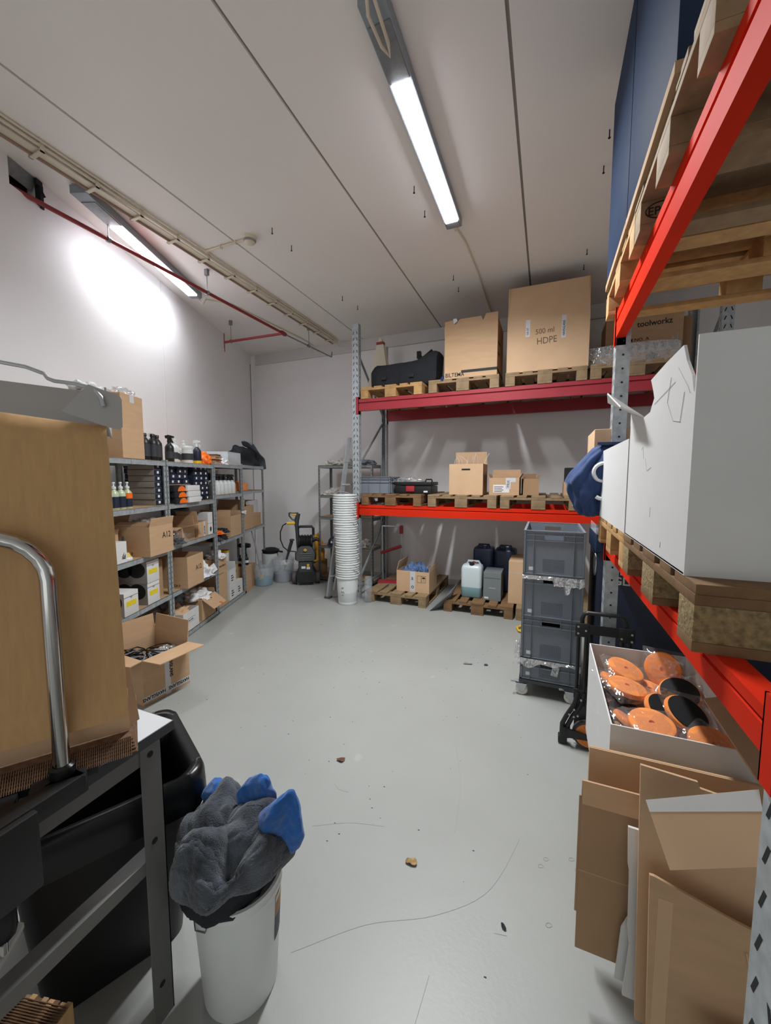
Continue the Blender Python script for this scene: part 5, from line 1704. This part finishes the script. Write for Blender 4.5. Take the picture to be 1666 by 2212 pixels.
b.tube([(-.001, -.15, .03), (-.0002, -.15, .045)], .001, 4)
b.obj('scuff', 'tear', o)
o = carton('white_box', 'lower white box behind the torn one on right rack', 'box', (.29 + .5, 2.165, QZ1 + PT), 0, 1.0, .78, .37, 'card_w', flaps={})
o = carton('cardboard_box', 'plain brown box end standing behind blue jacket at the right rack', 'box', (.55, 2.79, QZ1 + PT), 0, .60, .40, .50, 'card_l', closed=True)
# blue jacket hanging over the far left corner
o = thing('blue_jacket', 'navy blue jacket with white letter hanging over far white box', 'jacket', (.26, 2.62, 1.36))
b = B()
OUT = [(.44, .02, .10), (.41, -.02, .12), (.36, -.06, .13), (.29, -.11, .14), (.22, -.15, .13), (.16, -.14, .12), (.10, -.11, .10), (.05, -.09, .08), (.02, -.075, .07)]
def jf(u, v):
    k = u * (len(OUT) - 1)
    i = min(int(k), len(OUT) - 2)
    f = k - i
    z, xl, yd = [OUT[i][q] * (1 - f) + OUT[i + 1][q] * f for q in range(3)]
    xr = .14 - .10 * u if u > .15 else .14
    a = 2 * PI * v
    cap_ = min(1, (u + .02) * 9) * min(1, (1.02 - u) * 12)
    xm, hw = (xl + xr) / 2, (xr - xl) / 2
    r_ = 1 + .13 * math.sin(5 * a + 7 * u) * min(1, u * 3) + .08 * math.sin(11 * a - 9 * u) + .30 * noise.noise((u * 5, math.cos(a) * 2.5, math.sin(a) * 2.5)) + .14 * noise.noise((u * 13, math.cos(a) * 6, math.sin(a) * 6))
    return (xm + hw * math.cos(a) * (1 + (r_ - 1) * .5) * cap_, -.03 - yd * .62 * math.sin(a) * r_ * cap_, z + .012 * noise.noise((u * 4, math.cos(a), math.sin(a))))
b.grid(lambda u, v: jf(u, v), 34, 48, 0, .004)
b.obj('body', 'navy_f', o, ang=80)
b = B()
b.prism([(.0, -.10, .43), (.19, -.14, .425), (.22, .0, .43), (.05, .03, .43)], (0, 0, .014))
b.obj('sleeve', 'navy_f', o)
b = B()
for c_, a0, a1 in (((.035, -.125, .275), 50, 270), ((.035, -.125, .175), 90, -130)):
    b.tube([(c_[0] + .05 * math.cos(R(a0 + (a1 - a0) * i / 12)), c_[1] - .006 * math.sin(R(a0 + (a1 - a0) * i / 12)), c_[2] + .05 * math.sin(R(a0 + (a1 - a0) * i / 12))) for i in range(13)], .011, 6)
b.obj('white_letter', 'ink_w', o)

# ================================================================ WHITE BOX OF POLISHING PADS, CARDBOARD PILE
pallet('wooden pallet on floor under the cardboard pile at right', (.31 + .6, 1.72, 0), -PI / 2, 'wood_p')
carton('cardboard_box', 'closed brown box on the floor pallet beneath the white pad box', 'box', (.47, 1.76, PT), 0, .46, .62, .195, 'card_d', closed=True)
PB = (.42, 1.765, .345)
o = carton('white_box', 'open white box full of orange foam pads in clear bags', 'box', PB, 0, .395, .69, .445, 'card_w', inside='card_in')
B().box(-.192, .192, -.339, .339, .006, .30).obj('packed_filling', 'card_d', o, smooth=False)
pd = None
def pad(label, loc, rot, dark=False):
    key = 'pad_d' if dark else 'pad'
    g = 'orange pads in the white box'
    if key in _bt:
        p = dup(_bt[key], loc, 0, label, g, rot)
    else:
        p = thing('foam_pad', label, 'polishing pad', loc, 0, g, rot)
        B().lathe([(.0, .0), (.064, 0), (.072, .004), (.074, .014), (.070, .022), (.062, .025), (.009, .025), (.009, .019), (0, .019)], 30).obj('foam', 'orange', p)
        B().lathe([(0, -.0035), (.066, -.0035), (.066, .0), (0, .0)], 30).obj('backing', 'slot', p)
        bb = B()
        bb.grid(lambda u, v: (-.088 + .176 * u, -.085 + .17 * v, .027 + .004 * noise.noise((u * 7, v * 7, 2)) - .03 * (max(abs(2 * u - 1), abs(2 * v - 1)) ** 6)), 14, 14, 0, .0008)
        bb.obj('clear_bag', 'film', p)
        _bt[key] = p
    return p
px = PB[0]; py = PB[1]; pz = PB[2] + .315
lay = [
    (-.07, .20, .075, (.25, .25, .2), 'orange foam pad at the back of the white box, tilted up'),
    (-.09, .03, .075, (.1, .12, .5), 'orange foam pad in the middle of the white box, lying flat'),
    (-.05, -.20, .065, (.22, -.05, .1), 'orange foam pad at the front wall of the white box'),
    (.03, -.05, .06, (-2.6, .25, .4), 'orange foam pad with black backing up, left of the centre pair'),
    (.09, -.07, .078, (-2.65, .2, .3), 'orange foam pad with black backing up, right of centre pair'),
    (.11, .10, .07, (-2.6, -.2, .0), 'orange foam pad showing black backing below the red beam'),
    (.09, .25, .095, (1.25, -.1, -.5), 'orange foam pad standing on edge at the back right'),
    (-.105, .17, .0, (.1, .5, .1), 'lowest orange pad at back left corner of the white box'),
    (-.11, .13, .035, (.15, .45, .6), 'orange pad leaning at the left wall, behind the dark one'),
    (-.105, -.02, .0, (-2.9, -.3, .6), 'orange pad with grey backing at the left wall'),
    (-.10, -.14, .012, (.3, .55, .9), 'orange pad edge at the left wall near the front corner'),
    (.12, -.22, .045, (.3, -.2, .9), 'orange pad at the right front corner of the white box'),
    (.02, .17, .012, (.1, .1, .3), 'orange pad under the back pad, mostly hidden'),
    (.0, .02, -.005, (.1, -.1, .3), 'orange pad lying low in the centre under other pads'),
]
for x, y, z, r_, lab in lay:
    pad(lab, (px + x, py + y, pz + z), r_)
b = B()
b.grid(lambda u, v: (-.185 + .37 * u, -.33 + .66 * v, .365 + .05 * noise.noise((u * 4, v * 6, 1)) + .02 * noise.noise((u * 11, v * 15, 5))), 34, 44, 0, .0008)
o = b.obj('clear_bags', 'film', None, PB)
tag(o, 'loose crinkled clear bags spread over the orange pads', 'plastic bags', kind='stuff')
# board flap right of the pads
b = B()
b.hexa([(.50, 1.16, .862), (.80, 1.10, .94), (.80, 1.106, .946), (.50, 1.166, .868), (.50, 1.53, .875), (.80, 1.60, .95), (.80, 1.60, .956), (.50, 1.53, .881)])
bmesh.ops.recalc_face_normals(b.bm, faces=b.bm.faces)
tag(b.obj('cardboard_sheet', 'card_d', None), 'dark brown board propped at right over the pad box', 'cardboard')


def sheet(label, x0, x1, y, z0, z1, m='card', outline=None, t=.007, extra=None, tilt=0):
    o = thing('cardboard_sheet', label, 'cardboard', (x0, y, z0), 0, 'flattened boxes in the pile at right', (R(tilt), 0, 0))
    w, h = x1 - x0, z1 - z0
    pts = outline or [(0, 0), (w, 0), (w, h), (0, h)]
    B().prism([(a, 0, c) for a, c in pts], (0, t, 0)).obj('panel', [m], o, smooth=False)
    for (q, mm, nm) in (extra or []):
        q(B()).obj(nm, mm, o, smooth=False)
    return o


sheet('folded brown carton right against the white pad box, top edge torn', .157, .60, 1.36, PT, .735, 'card',
      extra=[(lambda b: b.hexa([(0, -.012, .47), (.44, -.012, .47), (.44, -.004, .47), (0, -.004, .47), (0, -.004, .59), (.44, -.004, .59), (.44, 0, .59), (0, 0, .59)]), 'card_l', 'top_flap')])
sheet('folded brown carton at left of the pile facing the aisle', .128, .62, 1.235, PT + .008, .70, 'card_d',
      extra=[(lambda b: b.hexa([(0, -.03, .50), (.42, -.03, .50), (.42, -.025, .505), (0, -.025, .505), (0, -.006, .555), (.42, -.006, .555), (.42, 0, .555), (0, 0, .555)]), 'card', 'top_flap'),
             (lambda b: b.box(0, .49, -.0006, 0, .26, .264), 'card', 'crease'), (lambda b: b.box(-.006, 0, .002, .006, .12, .5), 'card_d', 'edge')])
sheet('thin white carton edge between the brown sheets of the pile', .245, .6, 1.165, PT, .65, 'card_w',
      outline=[(.0, .0), (.3, .0), (.3, .5), (-.008, .51), (-.004, .40), (.0, .38), (.004, .20), (.01, .16)])
sheet('tall brown carton with slanted top in middle of the pile', .247, .66, 1.12, PT, .865, 'card_l',
      outline=[(.02, 0), (.41, 0), (.41, .66), (.125, .70), (.12, .715), (0, .725)])
sheet('large front brown carton of the pile with dark creases', .262, .68, 1.045, PT, .64, 'card',
      outline=[(.015, 0), (.40, 0), (.40, .40), (.16, .455), (.01, .50), (0, .50)],
      extra=[(lambda b: b.tube([(.19, -.0012, .39), (.22, -.0012, .25), (.225, -.0012, .2)], .003, 5), 'card_l', 'crease'), (lambda b: b.box(.02, .05, -.0008, 0, 0, .45), 'card_l', 'tape_strip')])
sheet('short brown carton flap at bottom right of the pile', .375, .68, .985, PT, .415, 'card',
      outline=[(.03, 0), (.3, 0), (.3, .20), (.13, .225), (-.02, .23), (.015, .17)])
o = thing('cardboard_sheet', 'light brown flap with white band sticking out over the pile', 'cardboard', (0, 0, 0), 0)
A = [Vector((.234, 1.0, .866)), Vector((.43, 1.0, .955)), Vector((.43, .93, .85)), Vector((.268, .93, .775))]
b = B()
nrm = (A[1] - A[0]).cross(A[3] - A[0]).normalized() * -.006
if nrm.y < 0: nrm = -nrm
b.prism(A, nrm)
b.obj('panel', 'card_l', o, smooth=False)
b = B()
k = .18
b.prism([A[0] - nrm * .15, A[1] - nrm * .15, A[1].lerp(A[2], k + .12) - nrm * .15, A[0].lerp(A[3], k) - nrm * .15], nrm * .1)
b.obj('white_band', 'card_w', o, smooth=False)
o = thing('white_board', 'white sheet corner at the bottom of the cardboard pile', 'sheet', (.285, 1.2, PT))
B().prism([(-.055, 0, 0), (.2, 0, 0), (.2, 0, .2), (-.03, 0, .21), (-.045, 0, .17)], (0, .004, 0)).obj('panel', 'card_w', o, smooth=False)

# ================================================================ NEAR LEFT: TABLE, BIN, BUCKET, PAPER
TZ = .9
o = thing('work_table', 'grey steel work table with pale top in left foreground', 'table', (-.985, .765, 0))
b = B()
b.box(-.72, 0, -1.7, 0, TZ - .03, TZ, 0, bev=.002)
tp = b.obj('table_top', 'grey_lite', o)
B().box(-.722, .0022, -1.702, .0022, TZ - .029, TZ - .0015).obj('edge_band', 'char', tp)
for (x, y, sx, sy) in ((-.012, -.03, -1, -1), (-.012, -1.62, -1, 1), (-.70, -.03, 1, -1), (-.70, -1.62, 1, 1)):
    b = B()
    b.box(x, x + sx * .003, y, y + sy * .062, 0, TZ - .031)
    b.box(x, x + sx * .05, y, y + sy * .003, 0, TZ - .031)
    lg = b.obj('leg', 'steel_g', o, smooth=False)
    b = B()
    for z in (TZ - .065, .575, .12):
        b.lathe([(0, 0), (.009, 0), (.009, .0006), (0, .0006)], 14, c=(x + (.0002 if sx < 0 else -.0008), y + sy * .034, z), axis='x')
    b.obj('bolt_hole', 'slot', lg)
for (a, c) in (((-.016, -.019), (-.08, -1.6)), ((-.70, -.697), (-.08, -1.6))):
    B().box(a[0], a[1], c[0], c[1], TZ - .085, TZ - .031).obj('apron', 'steel_g', o, smooth=False)
B().box(-.68, -.04, -.034, -.030, TZ - .085, TZ - .031).obj('apron', 'steel_g', o, smooth=False)
b = B()
b.box(-.016, -.013, -1.62, -.05, .495, .535)
b.box(-.06, -.016, -1.62, -.05, .532, .535)
b.obj('lower_rail', 'steel_g', o, smooth=False)
for x in (-.3,):
    B().box(-.68, -.02, -.50, -.46, .53, .534).obj('cross_rail', 'steel_g', o, smooth=False)

# bin under and beyond the table
BR = R(-27)
o = thing('waste_bin', 'tall black waste bin with black liner behind the table leg', 'bin', (-1.37, .80, 0), BR)
b = loft(B(), [rrect(.17, .19, .05, 0), rrect(.21, .235, .06, .5), rrect(.215, .24, .06, .57), rrect(.24, .265, .07, .572), rrect(.243, .268, .07, .605), rrect(.232, .257, .07, .612), rrect(.222, .247, .06, .605), rrect(.16, .18, .05, .03)])
b.obj('body', 'black', o, ang=50)
b = B()
rr = []
for j, (k, z) in enumerate(((.262, .50), (.260, .56), (.258, .60), (.250, .622), (.225, .615), (.20, .50), (.17, .2))):
    ring = rrect(k - .012, k + .012, .07, z, 9)
    rr.append([(x * (1 + .012 * noise.noise((x * 30, y * 30, j))), y * (1 + .012 * noise.noise((x * 30, y * 30, j + 9))), z_ + (.03 * noise.noise((x * 22, y * 22, 3)) if j < 2 else .006 * noise.noise((x * 25, y * 25, 1)))) for x, y, z_ in ring])
loft(b, rr, cap=False)
b.obj('liner', 'black_g', o, ang=80)

# bucket with towels
o = thing('white_bucket', 'white bucket stuffed with towels in the left foreground', 'bucket', (-.855, .865, 0), R(20))
B().lathe([(0, .004), (.104, .004), (.108, 0), (.111, .006), (.128, .30), (.128, .335), (.134, .337), (.135, .352), (.132, .356), (.132, .372), (.136, .374), (.136, .38), (.127, .38), (.120, .30), (.106, .012), (0, .012)], 44).obj('body', 'hdpe', o)
b = B()
b.tube([(.132 * math.cos(R(a)), .132 * math.sin(R(a)) - (.02 if i == 1 else 0) * 1, z) for i, (a, z) in enumerate(((178, .345), (186, .318), (202, .292), (228, .288), (250, .315), (254, .34)))], .0018, 6)
b.obj('handle', 'galv_d', o)
b = B()
for (z0, z1, m_) in ((.17, .25, 0), (.25, .30, 1), (.30, .32, 2)):
    pts = []
    def r_at(z): return .1113 + (.128 - .1113) * z / .30 + .0008
    for i in range(8):
        a0, a1 = R(-12 + 8 * i), R(-12 + 8 * (i + 1))
        q = [b.bm.verts.new((r_at(z) * math.cos(a), r_at(z) * math.sin(a), z)) for a, z in ((a0, z0), (a1, z0), (a1, z1), (a0, z1))]
        f = b.bm.faces.new(q); f.material_index = m_
b.obj('printed_label', ['navy', 'card_d', 'cream'], o)
tw = B()
def tf(u, v):
    """draped towel: dome with soft folds, hem rolled under"""
    a = 2 * PI * v
    c, s_ = math.cos(a), math.sin(a)
    front, right = max(0, -s_), max(0, c)
    R0 = .168 + .028 * right ** 2 - .035 * front ** 2 + .012 * math.sin(3 * a + .6) + .008 * math.sin(7 * a)
    hem = .035 + .03 * front + .05 * right + .06 * max(0, s_)
    fold_ = .026 * math.sin(3 * a + 1.0 + 2.0 * u) + .012 * math.sin(7 * a - 2 * u + 1)
    fz = .0035 * noise.noise((c * u * 20, s_ * u * 20, u * 20)) + .0012 * noise.noise((c * u * 70, s_ * u * 70, u * 70))
    if u < .78:
        k = u / .78
        r_ = R0 * math.sin(k * PI / 2) ** .85 + fz
        z = hem + (.175 - hem) * (math.cos(k * PI / 2) ** .75) + fold_ * math.sin(k * PI) * 1.1
        z += .045 * noise.noise((c * k * 2.2 + 5, s_ * k * 2.2, 1)) + .018 * noise.noise((c * k * 5, s_ * k * 5, 3)) + fz
        if k < .3: z -= .02 * (1 - k / .3) ** 2
    else:
        k = (u - .78) / .22
        r_ = R0 - .09 * k * k + fz
        z = hem - .045 * math.sin(min(1, k * 1.6) * PI / 2) + .03 * max(0, k - .6)
    return (r_ * c, r_ * s_, z)
tw.grid(lambda u, v: tf(1 - u * .995, v), 90, 150, 0, .006)
o = tw.obj('towel', 'towel', None, (-.872, .845, .385), (0, 0, R(22)), ang=80)
tag(o, 'charcoal fluffy towel bulging over the rim of the white bucket', 'towel')
def fold(label, loc, r_, rot, m, seed):
    b = B().blob((0, 0, 0), r_, seed, .13, 1.1, 5, flat=False, ridge=False)
    for v in b.bm.verts:
        n_ = v.co.z / r_[2]
        v.co.x *= 1.12 - .42 * max(0, n_)
        v.co.y += .012 * math.sin(v.co.x * 55 + seed) + .004 * noise.noise(v.co * 60)
    return tag(b.obj('towel', m, None, loc, rot, ang=80), label, 'towel', 'blue towels in the bucket')
fold('blue towel corner standing up behind the charcoal towel, middle', (-.83, .93, .575), (.055, .026, .095), (.1, .35, .5), 'towel_b', 4)
fold('blue towel fold at the right edge of the bucket heap', (-.715, .895, .55), (.068, .032, .12), (.12, .25, .45), 'towel_b', 7)
fold('small blue towel corner at the left of the charcoal towel', (-1.0, .93, .53), (.05, .04, .05), (0, 0, .3), 'towel_b', 9)
tw = B().blob((0, 0, 0), (.135, .13, .07), 13, .14, 2.0, 4, flat=False, ridge=True)
tag(tw.obj('towel', 'cloth_b', None, (-.885, .835, .385), ang=80), 'dark towel folded down inside the white bucket rim', 'towel')

# packing paper stand on the table
E1 = Vector((.568, .823, 0))                          # along the sheet
E2 = Vector((.823, -.568, 0))                         # towards the aisle
ang = math.atan2(E1.y, E1.x)
Q = Vector((-.966, .624, 0))                          # right end of the sheet
o = thing('paper_dispenser', 'paper dispenser stand with grey feeder tray and chrome tube on table', 'dispenser', tuple(Q), ang)
# local x runs back along the sheet (negative to the left), local y away from the aisle
b = B()
b.box(-.62, -.06, -.045, .30, TZ + .002, TZ + .022, bev=.004)
b.box(-.62, -.20, -.16, -.045, TZ + .002, TZ + .022, bev=.004)
b.box(-.18, -.08, -.080, -.02, TZ + .002, TZ + .03, bev=.006)
b.obj('base_bar', 'black', o)
def in_world(ob, root):
    """keep a part drawn in room coordinates where it is while parenting it"""
    mw = Matrix.Translation(root.location) @ root.rotation_euler.to_matrix().to_4x4()
    ob.parent = root
    ob.matrix_parent_inverse = mw.inverted()
    return ob
in_world(B().box(-.984, -.935, .12, .418, .76, .925, bev=.006).obj('clamp_block', 'black'), o)
in_world(B().box(-1.0, -.95, .30, .52, .885, .93, bev=.006).obj('clamp_jaw', 'black'), o)
b = B()
b.tube([(-.125, -.048, TZ + .03), (-.125, -.048, 1.38)] + [(-.125 - .10 + .10 * math.cos(R(a)), -.048, 1.38 + .10 * math.sin(R(a))) for a in range(15, 91, 15)] + [(-.32, -.048, 1.48), (-.40, -.048, 1.46)], .016, 14)
b.obj('chrome_tube', 'chrome', o)
B().lathe([(.0, TZ + .03), (.024, TZ + .03), (.024, TZ + .05), (.017, TZ + .055)], 16, c=(-.125, -.048, 0)).obj('tube_collar', 'black_g', o)
b = B()
b.tube([(-.30, .12, TZ), (-.30, .12, 1.72)], .016, 10)
b.obj('rear_post', 'chrome', o)
b = B()
b.box(-.52, -.02, .045, .20, 1.712, 1.716)
b.hexa([(-.52, .19, 1.716), (-.0, .19, 1.716), (-.0, .196, 1.716), (-.52, .196, 1.716), (-.52, .235, 1.86), (-.03, .235, 1.84), (-.03, .241, 1.84), (-.52, .241, 1.86)])
b.prism([(-.006, -.02, 1.725), (-.006, .20, 1.712), (-.006, .24, 1.84), (-.006, -.02, 1.81)], (.004, 0, 0))
b.prism([(-.085, -.022, 1.748), (-.012, -.022, 1.722), (.018, -.022, 1.714), (.026, -.022, 1.721), (.027, -.022, 1.785), (.021, -.022, 1.795), (-.005, -.022, 1.802), (-.035, -.022, 1.812)], (0, -.003, 0))
b.obj('feeder_tray', 'feeder', o, smooth=False)
b = B()
b.tube([(-.55, .16, 1.90), (-.30, .13, 1.88), (-.16, .11, 1.863), (-.125, .09, 1.848), (-.115, .06, 1.832), (-.10, .03, 1.822), (-.06, .0, 1.815), (-.025, -.02, 1.805), (-.012, -.03, 1.785), (-.008, -.03, 1.765)], .0045, 8)
b.obj('wire_guide', 'alu', o)

o = thing('paper_sheet', 'tall brown packing paper sheet drawn up from the pack on table', 'paper', tuple(Q), ang)
def ps(u, v):
    x = -.38 + .38 * u
    if v < .84:
        z = 1.015 + (1.69 - 1.015) * v / .84
        cr = -.004 * (math.exp(-((v - .735) / .008) ** 2) + .8 * math.exp(-((v - .36) / .008) ** 2))
        return (x + .012 * (v - .4) * -1 * u, cr - .012 - .022 * math.exp(-((v - .0) / .1) ** 2) + .004 * math.sin(v * 9), z)
    a = (v - .84) / .16 * R(110)
    return (x - .012 * .5 * u - .01 * (v - .84) * u, -.012 + .055 * (1 - math.cos(a)), 1.69 + .05 * math.sin(a) + .008 * math.sin(u * 5))
b = B()
b.grid(ps, 24, 50, 0, .0012)
b.obj('front_sheet', 'kraft', o, ang=80)
b = B()
b.grid(lambda u, v: (-.38 + .385 * u, .035 - .030 * math.sin(v * PI) - .02 * v, 1.09 - .135 * v), 16, 10, 0, .0012)
b.obj('inner_fold', 'card_l', o, ang=80)
b = B()
b.hexa([(.0, .03, .955), (.026, .05, .955), (.026, .052, .955), (.0, .032, .955), (-.002, .0, 1.13), (.012, .012, 1.12), (.012, .014, 1.12), (-.002, .002, 1.13)])
b.obj('side_edge', 'card_l', o)
o = thing('paper_pack', 'thick pack of fan folded brown paper on the table edge', 'paper pack', tuple(Q), ang)
for i in range(11):
    z = TZ + .024 + i * .0026
    B().box(-.40 + .002 * (i % 2), .020 - .002 * (i % 3) - .001 * i, -.045 - .004 * (i % 2) + .003 * i, .26, z, z + .0022).obj('paper_fold', 'ridge', o, smooth=False)
b = B()
for k in range(95):
    x = -.38 + k * .0041
    b.hexa([(x, -.052, TZ + .024), (x + .0018, -.052, TZ + .024), (x + .0018, -.040, TZ + .024), (x, -.040, TZ + .024), (x, -.020, TZ + .053), (x + .0018, -.020, TZ + .053), (x + .0018, -.012, TZ + .053), (x, -.012, TZ + .053)])
b.obj('ridged_edge', 'ridge', o, smooth=False)
o = thing('paper_pack', 'upright pack of folded brown paper standing under the table', 'paper pack', (-1.02, .40, .0), R(14))
for i in range(12):
    x = -.01 - i * .017
    B().box(x - .0145, x, -.26, .115 - .001 * (i % 3), .012, .29 - .004 * (i % 2), bev=.001).obj('paper_sheet', ['kraft', 'card_d', 'ridge'][i % 3], o, smooth=False)
b = B()
for k in range(70):
    y = -.25 + k * .0051
    b.box(-.205, -.012, y, y + .0018, .29, .293)
b.obj('ridged_edge', 'ridge', o, smooth=False)
o = thing('shelf_board', 'white board corner under the table at the left edge', 'board', (-1.13, .42, .53), R(20))
B().prism([(-.45, .10, 0), (.02, .03, 0), (.045, -.05, -.0), (-.45, -.02, 0)], (0, 0, .012)).obj('panel', 'card_w', o, smooth=False)
o = thing('threaded_rod', 'short metal rod with dark nut under the dispenser clamp', 'rod', (-.0, 0, 0))
B().tube([(-1.09, .40, .545), (-1.075, .40, .74)], .012, 10).obj('rod', 'chrome', o)
B().lathe([(0, .59), (.026, .59), (.028, .60), (.028, .65), (.022, .66), (0, .66)], 10, c=(-1.083, .40, 0)).obj('nut', 'black', o)
